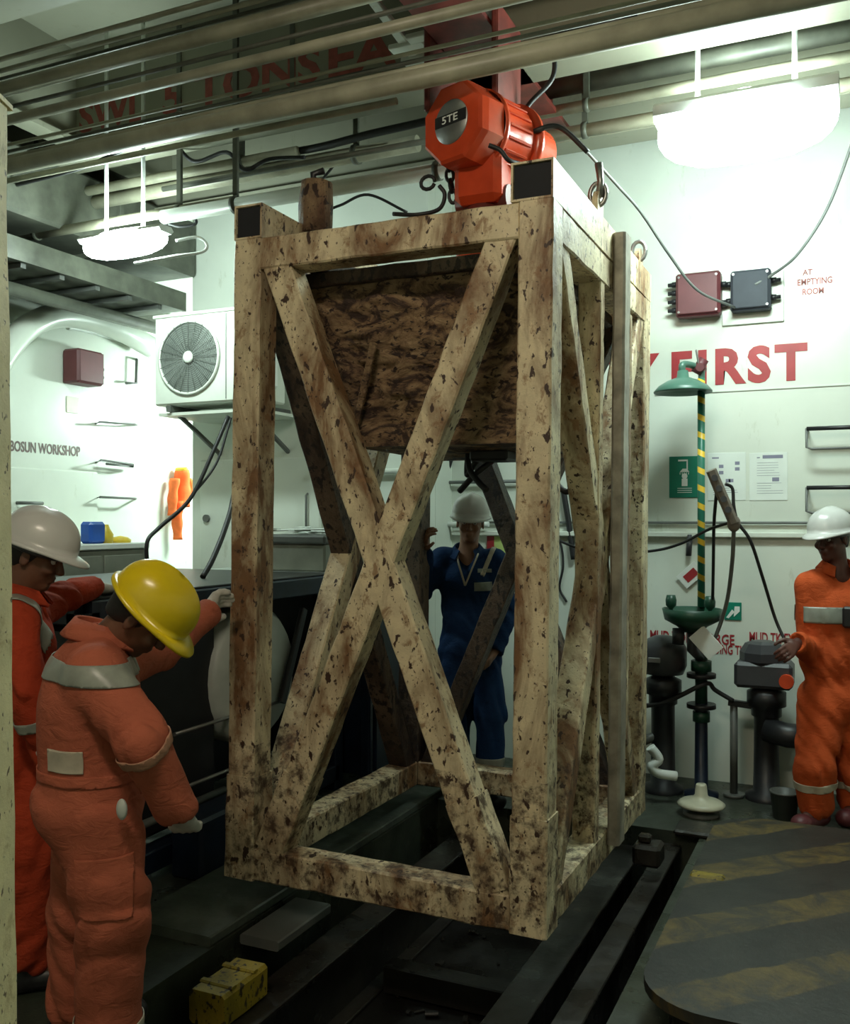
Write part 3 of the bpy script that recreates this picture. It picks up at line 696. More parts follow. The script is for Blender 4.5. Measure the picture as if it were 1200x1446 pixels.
# hazard striped hatch cover, rounded corners
def hatchmat():
    m, nt, b = newmat('worn_hazard_stripes'); v = coords(nt)
    t = N(nt, 'ShaderNodeTexCoord'); s = N(nt, 'ShaderNodeSeparateXYZ'); nt.links.new(t.outputs['Object'], s.inputs[0])
    a = N(nt, 'ShaderNodeMath', operation='SUBTRACT'); nt.links.new(s.outputs[0], a.inputs[0]); nt.links.new(s.outputs[1], a.inputs[1])
    n1 = N(nt, 'ShaderNodeMath', operation='MULTIPLY_ADD'); nt.links.new(noise(nt, v, 6, 4), n1.inputs[0]); n1.inputs[1].default_value = .10; nt.links.new(a.outputs[0], n1.inputs[2])
    k = N(nt, 'ShaderNodeMath', operation='MULTIPLY'); nt.links.new(n1.outputs[0], k.inputs[0]); k.inputs[1].default_value = 2*PI/.60
    si = N(nt, 'ShaderNodeMath', operation='SINE'); nt.links.new(k.outputs[0], si.inputs[0])
    st = ramp(nt, si.outputs[0], [(.15, G(0)), (.3, G(1))])
    wear = ramp(nt, noise(nt, v, 5, 8, .72, .9), [(.40, G(1)), (.60, G(.05))])
    mu = mix(nt, 1.0, st, wear, 'MULTIPLY')
    base = ramp(nt, noise(nt, v, 5, 7, .7), [(.3, (.006, .006, .005)), (.7, (.030, .029, .023))])
    nt.links.new(mix(nt, mu, base, mix(nt, noise(nt, v, 20, 5), (.19, .13, .03), (.05, .035, .012))), b.inputs['Base Color'])
    b.inputs['Roughness'].default_value = .5; bump(nt, b, noise(nt, v, 20, 6, .7), .4, .006)
    return m
M['hatch'] = hatchmat()
hx0, hy0, hx1, hy1, rr = -.65, 2.93, 1.3, 4.98, .24
poly = []
for (cx, cy, a0) in ((hx0+rr, hy0+rr, PI), (hx1-rr, hy0+rr, 1.5*PI), (hx1-rr, hy1-rr, 0), (hx0+rr, hy1-rr, .5*PI)):
    for k in range(9): t = a0+PI/2*k/8; poly.append((cx+rr*math.cos(t), cy+rr*math.sin(t)))
ht = thing('hatch_cover', 'big round-cornered steel hatch plate with worn yellow and black stripes at lower right', 'hatch', (0, 3.9, 0))
MB().prism(poly, .035, Matrix.Translation((0, 0, .115))).build('cover_plate', 'hatch', ht)
ip = [((x-.3)*.93+.3, (y-3.95)*.93+3.95) for x, y in poly]
MB().prism(ip, .115, Matrix.Translation((0, 0, 0))).build('coaming', 'pit', ht)
p = at_Z(985, 1220, .17)
MB().box((p.x-.02, p.y-.1, .1), (p.x+.12, p.y-.04, .16), .01).build('hinge_block', 'yellow_worn', ht)
p = at_Z(930, 1205, .03)
o = MB().box((p.x-.1, p.y-.14, 0.0), (p.x+.03, p.y, .10), .015)  .box((p.x-.08, p.y-.1, .1), (p.x-.02, p.y-.05, .14), .01).build('deck_cleat', 'rail'); tag(o, 'small black deck block between frame foot and striped hatch', 'block')
o = MB().box((hx0+.15, 5.04, 0), (.6, 5.12, .07), .01).build('kick_bar', 'yellow_worn'); tag(o, 'worn yellow bar on the deck behind the striped hatch plate', 'bar')

# ================================================================== RIGHT WALL EQUIPMENT
# ---- emergency shower with eyewash
sp = at_d(990, 740, 5.62); sx, sy = sp.x, sp.y
def stripemat():
    m, nt, b = newmat('green_yellow_spiral'); t = N(nt, 'ShaderNodeTexCoord'); s = N(nt, 'ShaderNodeSeparateXYZ'); nt.links.new(t.outputs['Object'], s.inputs[0])
    at = N(nt, 'ShaderNodeMath', operation='ADD'); nt.links.new(s.outputs[2], at.inputs[0])
    xx = N(nt, 'ShaderNodeMath', operation='MULTIPLY'); nt.links.new(s.outputs[0], xx.inputs[0]); xx.inputs[1].default_value = .5; nt.links.new(xx.outputs[0], at.inputs[1])
    k = N(nt, 'ShaderNodeMath', operation='MULTIPLY'); nt.links.new(at.outputs[0], k.inputs[0]); k.inputs[1].default_value = 2*PI/.105
    si = N(nt, 'ShaderNodeMath', operation='SINE'); nt.links.new(k.outputs[0], si.inputs[0])
    nt.links.new(ramp(nt, si.outputs[0], [(.47, (.02, .15, .10)), (.53, (.75, .48, .04))]), b.inputs['Base Color']); b.inputs['Roughness'].default_value = .4
    return m
M['spiral'] = stripemat()
sh = thing('emergency_shower', 'green emergency shower with yellow-striped pole and eyewash bowl against the white wall', 'safety shower', (sx, sy, 0))
zt = at_d(990, 520, 5.62).z
zbowl = at_d(980, 852, 5.62).z
MB().cyl((sx, sy, zbowl-.02), (sx, sy, zt-.06), .022, n=18).build('striped_pole', 'spiral', sh)
MB().lathe([(.10, 0), (.10, .02), (.04, .04), (.036, .5), (.036, .55)], Matrix.Translation((sx, sy, 0)), 20).build('lower_pole', 'navy', sh)
MB().cyl((sx, sy, .55), (sx, sy, zbowl-.16), .036, n=18).cyl((sx, sy, .74), (sx, sy, .80), .06, n=18).cyl((sx, sy, .44), (sx, sy, .5), .05, n=18).build('lower_pole_pipe', 'green_dark', sh)
for z in (.52, .70): MB().cyl((sx, sy, z), (sx, sy, z+.025), .085, n=18).build('pipe_flange', 'black', sh)
hd = at_d(964, 550, 5.55); 
MB().tube(spline([(sx, sy, zt-.1), (sx, sy, zt-.02), (sx-.03, sy-.02, zt+.01), (hd.x, hd.y, zt+.01), (hd.x, hd.y, hd.z+.09)]), .02, 12).build('shower_arm', 'grey_green', sh)
MB().lathe([(.0001, .11), (.03, .11), (.035, .07), (.09, .05), (.14, .02), (.168, -.012), (.165, -.02), (.13, .0), (.05, .02), (.0001, .02)], Matrix.Translation(hd), 32).build('shower_head', 'grey_green', sh)
MB().cyl((sx-.03, sy-.02, zt-.03), (sx+.02, sy-.02, zt+.05), .03).cyl((sx-.0, sy-.05, zt), (sx+.0, sy+.05, zt), .025).build('shower_valve', 'maroon', sh)
MB().tube(spline([(sx-.005, sy-.04, zt), (sx-.02, sy-.05, zt+.09), (sx-.02, sy-.05, zt+.1)]), .006).build('valve_handle', 'steel', sh)
bw = at_d(977, 868, 5.5)
MB().lathe([(.0001, -.10), (.05, -.10), (.09, -.065), (.155, -.03), (.17, .035), (.162, .035), (.145, -.015), (.08, -.045), (.0001, -.06)], Matrix.Translation(bw), 32).build('eyewash_bowl', 'green_dark', sh)
for dx in (-.12, .10):
    MB().lathe([(.0001, .11), (.025, .11), (.032, .08), (.03, .05), (.012, .03), (.01, -.02)], Matrix.Translation((bw.x+dx, bw.y, bw.z)), 14).build('eyewash_nozzle', 'green_dark', sh)
MB().tube([(bw.x, bw.y, bw.z-.1), (bw.x, bw.y, bw.z-.2), (sx, sy, bw.z-.27)], .03, 12).build('drain_pipe', 'charcoal', sh)
MB().tube([(bw.x-.07, bw.y-.04, bw.z-.08), (bw.x-.07, bw.y-.06, bw.z-.17)], .035, 12).build('foot_valve', 'black', sh)
p = at_d(998, 905, 5.4)
MB().beam(p+Vector((-.06, 0, .05)), p+Vector((.05, 0, -.07)), .012, .11, (.5, 0, .8), .002).build('instruction_tag', 'white_print', sh)

# ---- brown-grey multi-socket hanging on its cable
a, b = at_d(1004, 664, 5.0), at_d(1036, 738, 5.0)
ms = thing('hanging_socket_strip', 'muddy grey-brown socket strip hanging on cables in front of the wall posters', 'socket strip', b)
M['taupe'] = plain('muddy_grey_plastic', (.17, .14, .115), .5, 0, .25, 20)
MB().beam(a, b, .055, .09, ray(1020, 700), .012, 6, .003).build('strip_body', 'taupe', ms)
dd = (b-a).normalized(); nn = ray(1020, 700).normalized()
for k in range(4):
    p = a.lerp(b, .15+.2*k)-nn*.046; MB().cyl(p, p-nn*.008, .017, n=14).build('socket', 'charcoal', ms)
MB().ball(b+Vector((0, 0, -.005)), (.035, .035, .045)).build('cable_gland', 'taupe', ms)
def cab(pts, r, lab, mt='black_cable'): return tag(MB().tube(spline(pts), r, 8).build('electric_cable', mt), lab, 'cable')
cab([b+Vector((0, 0, -.03)), at_d(1034, 790, 5.1), at_d(1028, 840, 5.3), at_d(1020, 872, 5.4), at_d(1008, 905, 5.45)], .011, 'grey cable dropping from the hanging socket strip behind the eyewash bowl', 'grey_cable')
cab([at_d(1012, 690, 5.0), at_d(1008, 740, 5.1), at_d(1007, 800, 5.3), at_d(1006, 850, 5.45)], .009, 'black cable running straight down beside the striped pole')
cab([at_d(1024, 683, 5.0), at_d(1034, 690, 5.0), at_d(1036, 715, 5.0), at_d(1042, 738, 5.0), at_d(1060, 765, 5.0), at_d(1078, 820, 5.05), at_d(1095, 875, 5.1), at_d(1112, 912, 5.05)], .009, 'black cable from the hanging socket strip to the hand of the worker at right')
cab([at_d(1030, 738, 5.0), at_d(1000, 748, 5.1), at_d(960, 768, 5.2), at_d(920, 778, 5.3), at_d(850, 782, 5.4), at_d(800, 768, 5.5), at_d(780, 755, 5.6)], .008, 'thin black cable from the hanging socket strip going left behind the frame')

# ---- signs
def wallsign(px0, py0, px1, py1, name, lab, mat, cat='sign', t=.008):
    a, b = at_Y(px0, py1, YB), at_Y(px1, py0, YB)
    z0, z1 = at_Y(px0, py1, YB).z, at_Y(px0, py0, YB).z
    root = thing(name, lab, cat, (a.x, YB, z0)); MB().box((a.x, YB-t, z0), (b.x, YB-.0005, z1), .002).build('sign_board' if cat == 'sign' else 'sheet', mat, root)
    return root, a.x, b.x, z0, z1
r, xa, xb, za, zb_ = wallsign(945, 645, 989, 703, 'safety_shower_sign', 'green sign with white shower pictogram behind the striped pole', 'sign_green')
cx, hh_, ww = (xa+xb)/2, zb_-za, xb-xa
m = MB(); y_ = YB-.0095
m.ball((cx, y_, za+hh_*.52), (.018, .002, .018)); m.box((cx-.018, y_-.001, za+hh_*.28), (cx+.018, y_+.001, za+hh_*.46)); m.box((cx-.04, y_-.001, za+hh_*.88), (cx+.02, y_+.001, za+hh_*.92)); m.box((cx+.012, y_-.001, za+hh_*.66), (cx+.02, y_+.001, za+hh_*.9))
m.prism([(cx-.03, za+hh_*.62), (cx+.03, za+hh_*.62), (cx+.012, za+hh_*.7), (cx-.012, za+hh_*.7)], .002, Matrix(((1, 0, 0, 0), (0, 0, 1, y_-.001), (0, 1, 0, 0), (0, 0, 0, 1))))
for k in range(3): m.box((cx-.045, y_-.001, za+hh_*(.22-.05*k)), (cx+.045, y_+.001, za+hh_*(.235-.05*k)))
for k in range(5): m.box((cx-.03+.013*k, y_-.001, za+hh_*.56), (cx-.026+.013*k, y_+.001, za+hh_*.61))
m.build('pictogram', 'white_print', r)
r, xa, xb, za, zb_ = wallsign(1023, 850, 1047, 875, 'exit_arrow_sign', 'small green and white arrow sign right of the eyewash bowl', 'sign_green')
w_ = xb-xa; m = MB(); Mx = Matrix(((1, 0, 0, 0), (0, 0, 1, YB-.011), (0, 1, 0, 0), (0, 0, 0, 1)))
m.prism([(xa+.55*w_, za+.2*w_), (xa+.9*w_, za+.55*w_), (xa+.9*w_, za+.85*w_), (xa+.6*w_, za+.85*w_)], .002, Mx); m.prism([(xa+.1*w_, za+.15*w_), (xa+.25*w_, za+.1*w_), (xa+.6*w_, za+.5*w_), (xa+.45*w_, za+.65*w_)], .002, Mx)
m.build('arrow_print', 'white_print', r)
for (x0_, x1_, lab, seed) in ((999, 1053, 'white laminated sheet with small diagrams pinned right of the striped pole', 1), (1058, 1112, 'white laminated sheet with dark heading and columns of text, right of the other sheet', 2)):
    r, xa, xb, za, zb_ = wallsign(x0_, 640, x1_, 707, 'laminated_notice', lab, 'paper', 'notice', .004)
    w_, h_ = xb-xa, zb_-za; m = MB(); y_ = YB-.005; rs = random.Random(seed)
    if seed == 1:
        m.box((xa+.12*w_, y_, za+.88*h_), (xa+.3*w_, y_+.001, za+.91*h_))
        for (u, v_) in ((.3, .55), (.3, .68), (.72, .62), (.72, .74), (.48, .38), (.56, .38)): m.box((xa+u*w_, y_, za+v_*h_), (xa+(u+.12)*w_, y_+.001, za+(v_+.07)*h_))
        for k in range(5): m.box((xa+.15*w_, y_, za+(.12+.045*k)*h_), (xa+rs.uniform(.5, .85)*w_, y_+.001, za+(.128+.045*k)*h_))
    else:
        m.box((xa+.35*w_, y_, za+.88*h_), (xa+.88*w_, y_+.001, za+.95*h_)); m.box((xa+.2*w_, y_, za+.89*h_), (xa+.28*w_, y_+.001, za+.91*h_)); m.box((xa+.6*w_, y_, za+.4*h_), (xa+.78*w_, y_+.001, za+.48*h_))
        for k in range(13):
            if k not in (5, 6): m.box((xa+.2*w_, y_, za+(.15+.053*k)*h_), (xa+rs.uniform(.55, .9)*w_, y_+.001, za+(.156+.053*k)*h_))
    m.build('printed_lines', 'grey_print', r)['kind'] = 'stuff'
# sign glimpsed behind the blue man
r, xa, xb, za, zb_ = wallsign(688, 757, 722, 790, 'yellow_notice', 'yellow-green notice with red edge on the wall behind the man in blue', 'yellow_print')
MB().box((xa, YB-.010, za), (xa+.30*(xb-xa), YB-.008, zb_)).build('red_stripe', 'red_paint', r)

# ---- wall boxes
def wbox(px0, py0, px1, py1, mat, lab, depth, glands):
    a, b = at_Y(px0, py1, YB), at_Y(px1, py0, YB); z0, z1 = a.z, at_Y(px0, py0, YB).z
    root = thing('junction_box', lab, 'box', (a.x, YB, z0))
    MB().box((a.x, YB-depth, z0), (b.x, YB-.02, z1), .012).build('box_body', mat, root)
    MB().box((a.x+.012, YB-depth-.012, z0+.012), (b.x-.012, YB-depth, z1-.012), .006).build('box_lid', mat, root)
    for (sx_, t) in glands:
        x = a.x if sx_ < 0 else b.x; z = z0+(z1-z0)*t
        MB().cyl((x, YB-depth*.55, z), (x+sx_*.03, YB-depth*.55, z), .018, n=6).cyl((x, YB-depth*.55, z), (x+sx_*.055, YB-depth*.55, z), .012, n=10).build('cable_gland', 'black', root)
    for (u, v_) in ((.08, .1), (.92, .1), (.08, .9), (.92, .9)):
        x, z = a.x+(b.x-a.x)*u, z0+(z1-z0)*v_; MB().cyl((x, YB-depth-.012, z), (x, YB-depth-.017, z), .008, n=6).build('lid_screw', 'steel', root)
    return root
a, b = at_Y(1020, 461, YB), at_Y(1107, 385, YB)
o = MB().box((a.x, YB-.019, a.z), (b.x, YB-.001, at_Y(1020, 390, YB).z), .003).build('mounting_plate', 'ac_white'); tag(o, 'white backing plate behind the dark wall box', 'plate')
wbox(958, 393, 1020, 453, 'maroon', 'maroon junction box on the white wall above the word FIRST', .11, [(-1, .2), (-1, .4), (-1, .6), (-1, .8), (1, .25), (1, .7)])
wbox(1034, 389, 1090, 445, 'dark_grey_box', 'dark grey junction box on a white plate beside the maroon box', .11, [(-1, .3), (-1, .72), (1, .3), (1, .72)])
# ---- grab rungs at the right edge
for k, (py0, py1) in enumerate(((606, 632), (689, 722))):
    p, q_ = at_Y(1139, py0, YB-.1), at_Y(1139, py1, YB-.1); L = .42
    r = thing('step_rung', ('upper black step rung sticking out of the white wall at the right edge', 'lower black step rung on the white wall, just above the hard hat at right')[k], 'rung', (p.x, YB, q_.z))
    MB().tube([(p.x, YB-.12, p.z), (p.x+L, YB-.12, p.z)], .013, 10).build('top_bar', 'black', r)
    MB().tube([(p.x, YB, p.z), (p.x, YB-.12, p.z), (p.x, YB-.12, q_.z), (p.x+.03, YB-.12, q_.z-.01), (p.x+L, YB-.12, q_.z-.01), (p.x+L, YB-.12, p.z), (p.x+L, YB, p.z)], .008, 8).build('bracket_bar', 'grey_cable', r)

# ---- valves with actuators by the wall
def actuator(px, d, px_r, z_body, hz, lab, kind):
    p = at_d(px, 1000, d); x, y = p.x, p.y
    r = thing('valve_actuator', lab, 'valve', (x, y, 0))
    MB().lathe([(.12, 0), (.12, .03), (.075, .05), (.07, .3), (.07, z_body-.18), (.085, z_body-.17), (.085, z_body-.12), (.11, z_body-.11), (.11, z_body-.03), (.05, z_body)], Matrix.Translation((x, y, 0)), 20).build('stand_pipe', 'black', r)
    if kind == 'round':
        MB().lathe([(.05, 0), (.12, .01), (.14, .06), (.14, .16), (.12, .20), (.05, .235), (.0001, .24)], Matrix.Translation((x, y, z_body)), 24).build('actuator_drum', 'charcoal', r)
        MB().box((x-.06, y-.15, z_body+.09), (x+.01, y-.135, z_body+.12), .003).build('name_plate', 'steel', r)
    else:
        MB().box((x-.17, y-.12, z_body), (x+.15, y+.1, z_body+.15), .02).build('actuator_box', 'charcoal', r)
        MB().lathe([(.13, 0), (.13, .05), (.10, .10), (.06, .115), (.0001, .115)], Matrix.Translation((x-.02, y, z_body+.15)), 8, False).build('actuator_cap', 'charcoal', r)
        MB().cyl((x+.12, y-.12, z_body+.06), (x+.12, y-.17, z_body+.06), .04, n=16).build('indicator_knob', 'orange_paint', r)
        MB().tube([(x, y-.05, .42), (x+.12, y-.08, .40), (x+.26, y-.08, .40)], .07, 14).cyl((x+.26, y-.08, .40), (x+.29, y-.08, .40), .11, n=18).cyl((x+.24, y-.08, .25), (x+.24, y-.08, .56), .03).build('side_branch', 'black', r)
    if kind == 'round': MB().tube([(x-.15, y-.05, .28), (x-.02, y-.02, .34)], .03, 10).build('hand_lever', 'steel_dark', r)
    return r
actuator(936, 5.72, 0, .70, 0, 'black round-topped valve actuator between frame and eyewash', 'round')
actuator(1082, 5.55, 0, .66, 0, 'black box-topped valve actuator with orange knob beside the worker at right', 'box')
p = at_d(1036, 1000, 5.6)
r = thing('steel_stanchion', 'slim grey post with short top arm between the eyewash and the box-topped valve', 'post', (p.x, p.y, 0))
MB().cyl((p.x, p.y, 0), (p.x, p.y, .55), .022).cyl((p.x, p.y, 0), (p.x, p.y, .02), .06).build('post_tube', 'steel_dark', r)
MB().beam((p.x-.03, p.y, .555), (p.x+.10, p.y, .545), .05, .035).build('top_arm', 'black', r)
cab([(p.x, p.y-.03, .57), (p.x-.1, p.y-.05, .63), (sx+.05, sy-.02, .67), (sx, sy-.07, .66), (sx-.2, sy-.08, .55), (sx-.4, sy-.05, .50)], .014, 'thick black hose looping across the foot of the shower pole')
p = at_d(905, 1060, 5.3)
o = MB().tube(spline([at_d(918, 1055, 5.45), at_d(930, 1072, 5.45), at_d(920, 1082, 5.45), at_d(930, 1092, 5.45), at_d(955, 1096, 5.45)]), .028, 10).build('white_hose', 'white_print'); tag(o, 'short white hose curled on the deck beside the round-topped valve', 'hose')
# mushroom vent on the deck
p = at_Z(990, 1150, .0)
r = thing('mushroom_vent', 'cream mushroom vent standing on the deck in front of the shower', 'vent', (p.x, p.y, 0))
MB().lathe([(.10, 0), (.10, .015), (.07, .02), (.06, .05), (.0001, .05)], Matrix.Translation((p.x, p.y, 0)), 28).build('vent_base', 'steel_dark', r)
MB().lathe([(.125, .05), (.13, .06), (.11, .075), (.05, .09), (.035, .11), (.03, .16), (.025, .17), (.0001, .17)], Matrix.Translation((p.x, p.y, 0)), 28).build('vent_cap', 'bone', r)
o = MB().box((p.x-.08, p.y-.42, 0), (p.x+.16, p.y-.22, .03), .01).build('deck_socket', 'rail'); tag(o, 'low dark lashing socket on the deck before the cream vent', 'deck socket')
# grey bucket-like bits at the right man's feet
p = at_Z(1095, 1150, 0)
o = MB().lathe([(.0001, 0), (.06, 0), (.075, .14), (.08, .14), (.08, .15), (.07, .15), (.055, .02), (.0001, .02)], Matrix.Translation((p.x+.05, p.y-.05, 0)), 20).build('paint_pail', 'steel_dark'); tag(o, 'small grey pail on the deck left of the worker in orange at right', 'pail')
p = at_d(968, 790, 5.9); 
r = thing('small_placard', 'small tilted red and white placard hanging on the wall left of the striped pole', 'placard', at_Y(968, 815, YB))
m = MB(); p = at_Y(976, 812, YB-.02); m.beam(p+Vector((-.06, 0, -.05)), p+Vector((.05, 0, .05)), .004, .10, (-.6, 0, .7), .001); m.build('placard_board', 'white_print', r)
MB().beam(p+Vector((-.035, -.004, -.03)), p+Vector((.03, -.004, .03)), .003, .05, (-.6, 0, .7), .001).build('red_print', 'red_paint', r)
MB().tube([at_Y(974, 755, YB-.03), at_Y(972, 785, YB-.03)], .018, 8).build('hook_clip', 'charcoal', r)

# ================================================================== LEFT SIDE
# ---- air conditioner outdoor unit on wall brackets
ya, yb_ = 5.17, 5.50
A = at_Y(218, 455, ya); B = at_Y(364, 585, ya); ax0, ax1, az0, az1 = A.x, B.x, 2.42, 3.03
ac = thing('air_conditioner_unit', 'white outdoor air conditioner unit with round fan grille on wall brackets at left', 'air conditioner', (ax0, ya, az0))
MB().box((ax0, ya, az0), (ax1, yb_, az1), .012).build('casing', 'ac_white', ac)
MB().box((ax0-.008, ya-.012, az1-.01), (ax1+.008, yb_+.01, az1+.012), .004).build('top_cover', 'ac_white', ac)
fc = at_Y(268, 508, ya-.01); fc.z = (az0+az1)/2+.01; R0 = .245
Tf = Matrix.Translation((ax0+.30, ya-.004, fc.z)) @ Matrix.Rotation(PI/2, 4, 'X')
MB().lathe([(R0+.012, 0), (R0+.012, .012), (R0, .016), (R0-.01, .005)], Tf, 48).build('fan_ring', 'ac_white', ac)
MB().lathe([(.0001, .0), (R0-.005, .0)], Tf, 48).build('fan_shadow', 'ac_grille', ac)
m = MB()
for k in range(1, 15): 
    rr_ = .045+k*.0135; m.tube([Tf@Vector((rr_*math.cos(t), rr_*math.sin(t), .012)) for t in [2*PI*i/40 for i in range(41)]], .0018, 4, False)
for k in range(24): t = 2*PI*k/24; m.tube([Tf@Vector((.04*math.cos(t), .04*math.sin(t), .013)), Tf@Vector((R0*math.cos(t), R0*math.sin(t), .013))], .002, 4)
m.build('grille_wires', 'steel_dark', ac)['kind'] = 'stuff'
MB().lathe([(.0001, .022), (.03, .022), (.042, .014), (.042, .008)], Tf, 24).build('grille_hub', 'ac_white', ac)
MB().box((ax0+.60, ya-.004, az0+.02), (ax0+.606, ya+.002, az1-.02)).build('panel_seam', 'ac_grille', ac)
lettering('ytc', (ax0+.70, ya-.003, az1-.085), (1, 0, 0), (0, 0, 1), .035, .13, 'ink', ac, 'badge_lettering', .03)
MB().box((ax1-.001, ya+.02, az0+.08), (ax1+.06, ya+.16, az0+.36), .02).build('valve_cover', 'white_print', ac)
for x in (ax0+.12, ax1-.14):
    MB().beam((x, ya+.0, az0-.025), (x, YB2, az0-.025), .04, .045).beam((x, ya+.08, az0-.04), (x, YB2, az0-.30), .03, .03).build('wall_bracket', 'steel_dark', ac)
m = MB().box((ax0+.02, ya+.02, az0-.07), (ax1-.02, YB2, az0-.05)); m.build('drip_tray', 'ac_white', ac)
cab([(ax1+.03, ya+.2, az0+.45), (ax1+.12, ya+.3, az0+.5), (ax1+.1, ya+.35, az0+.8), (ax1+.05, YB2-.03, az0+1.0)], .012, 'thin cable leaving the right side of the air conditioner')
# hoses hanging from the unit
cab([at_d(322, 588, 6.2), at_d(300, 640, 6.1), at_d(268, 705, 6.0), at_d(225, 745, 5.9), at_d(208, 765, 5.8), at_d(208, 800, 5.8)], .013, 'black hose looping down from the air conditioner to the grey cabinet')
cab([at_d(326, 590, 6.2), at_d(305, 655, 6.1), at_d(266, 706, 6.0)], .008, 'thin black hose running beside the thicker one under the air conditioner')
cab([at_d(345, 600, 5.9), at_d(330, 700, 5.7), at_d(318, 745, 5.5), at_d(300, 790, 5.3), at_d(286, 815, 5.2)], .016, 'thick black hose passing behind the left front post of the frame')
# ---- pipes and ledges on the wall behind the frame
for k, (px0, px1, py, r_, mt, lab) in enumerate(((440, 640, 668, .02, 'ac_white', 'pale level pipe on the wall behind the frame, left part'), (590, 735, 682, .012, 'grey_cable', 'grey conduit on the wall just above the hat of the man in blue'))):
    a, b = at_Y(px0, py, YB-.05), at_Y(px1, py, YB-.05); Yw = (YB2 if k == 0 else YB)-.04
    a, b = at_Y(px0, py, Yw), at_Y(px1, py, Yw)
    if k == 0: b.x = -2.7
    tag(MB().tube([(a.x, Yw, a.z), (b.x, Yw, a.z)], r_, 10).build('wall_pipe', mt), lab, 'pipe')
a = at_Y(605, 740, YB-.06); b = at_Y(690, 740, YB-.06)
tag(MB().tube([(a.x, YB-.06, a.z), (b.x, YB-.06, a.z)], .018, 10).build('handrail', 'white_print'), 'white handrail behind the head of the man in blue', 'handrail')
for k, (pts, r_) in enumerate((([(608, 655), (612, 700), (618, 735), (622, 770)], .016), ([(680, 640), (682, 665), (690, 680), (700, 676)], .011), ([(638, 640), (630, 665), (612, 690), (606, 720)], .022), ([(795, 690), (803, 740), (810, 790)], .02), ([(782, 755), (792, 770), (795, 800), (790, 830), (800, 850)], .008))):
    tag(MB().tube(spline([at_Y(x, y, YB-r_-.002) for x, y in pts]), r_, 8).build('hanging_hose', 'black_cable'),
        ('black hose hanging on the wall left of the man in blue', 'curled black cable above and right of the man in blue', 'thick grey-black hose sloping down left of the white hat of the man in blue', 'black hose sloping down seen just right of the near right post', 'thin looped black cable seen right of the near right post')[k], 'hose')

# ---- wall speaker box, hook and handles on the left wall
p, q_ = at_X(90, 541, XL+.02), at_X(127, 494, XL+.02)
r = thing('alarm_horn_box', 'dark red wall box with cable glands on the left wall above the workshop lettering', 'alarm', p)
MB().box((XL+.001, p.y, p.z), (XL+.16, q_.y, p.z+.25), .015).build('box_body', 'maroon', r)
MB().box((XL+.16, p.y+.012, p.z+.012), (XL+.17, q_.y-.012, p.z+.238), .004).build('box_lid', 'maroon', r)
for z in (.08, .14): MB().cyl((XL+.08, q_.y, p.z+z), (XL+.08, q_.y+.07, p.z+z), .016, n=8).build('cable_gland', 'black', r)
p = at_X(102, 572, XL)
o = MB().box((XL+.001, p.y-.06, p.z-.06), (XL+.006, p.y+.06, p.z+.06), .002).build('label_plate', 'bone'); tag(o, 'small yellowish label plate under the dark red wall box', 'label')
def hook(pts, lab, nm='wall_rung', r_=.009, cat='rung'):
    return tag(MB().tube([at_X(x, y, XL+dx) for x, y, dx in pts], r_, 8).build(nm, 'steel_dark'), lab, cat)
hook([(193, 508, 0), (193, 508, .06), (192, 541, .06), (178, 541, .06)], 'dark hook-shaped bracket on the left wall near the fan unit', 'wall_hook', .012, 'hook')
hook([(135, 598, 0), (140, 596, .1), (190, 599, .1), (193, 600, 0)], 'topmost dark step rung on the left wall')
hook([(136, 653, 0), (142, 650, .12), (188, 656, .12), (188, 659, .06), (150, 655, .06)], 'middle dark step rung on the left wall, with double bar')
hook([(136, 703, 0), (141, 702, .1), (190, 704, .1), (192, 704, 0)], 'lowest dark step rung on the left wall above the grey cabinet')
# ---- hanging orange hi-viz coverall in the corner
q1 = at_X(257, 662, XL+.06)
hv = thing('hanging_coverall', 'orange work jacket hanging against the bright left wall beyond the cabinet', 'clothing', q1)
def cloth(pts, r_, name='garment_body', mt='hiviz_orange', fl=.5):
    mb = MB(); P = spline([at_X(x, y, XL+.09) for x, y in pts], 6); n = len(P)
    mb.tube(P, [r_[0]+(r_[1]-r_[0])*i/(n-1)+.005*math.sin(i*1.1) for i in range(n)], 14, True, fl); return mb.build(name, mt, hv)
cloth([(257, 664), (257, 690), (254, 715)], (.07, .10)); cloth([(247, 676), (244, 700), (243, 728)], (.05, .045), 'sleeve'); cloth([(264, 676), (267, 694), (262, 712)], (.05, .04), 'sleeve'); cloth([(251, 708), (250, 735), (251, 762)], (.06, .045), 'sleeve')
cloth([(256, 660), (257, 668)], (.055, .075), 'collar', 'yellow_plastic')
# ---- grey cabinet with bottles behind the left man
zc = 1.53; c0, c1 = at_d(100, 765, 5.4), at_d(206, 765, 5.9)
cx0, cy0 = XL+.04, at_X(60, 765, -4.5).y; cy1 = 5.35
xr_ = at_Y(206, 766, cy1).x
cb = thing('metal_cabinet', 'olive-grey metal cabinet against the left wall behind the worker in the white hat', 'cabinet', (cx0, cy0, 0))
zc = at_Y(206, 766, cy1).z
MB().box((cx0, 4.45, 0), (xr_, cy1, zc-.04), .01).build('cabinet_body', 'olive_metal', cb)
MB().box((cx0, 4.43, zc-.04), (xr_+.02, cy1+.02, zc), .006).build('worktop', 'white_print', cb)
MB().box((xr_, 4.5, .5), (xr_+.012, 4.9, zc-.08), .004).build('cabinet_door', 'olive_metal', cb)
MB().box((xr_, 4.93, .5), (xr_+.012, 5.3, zc-.08), .004).build('cabinet_door', 'olive_metal', cb)
p = at_d(134, 757, 5.6); 
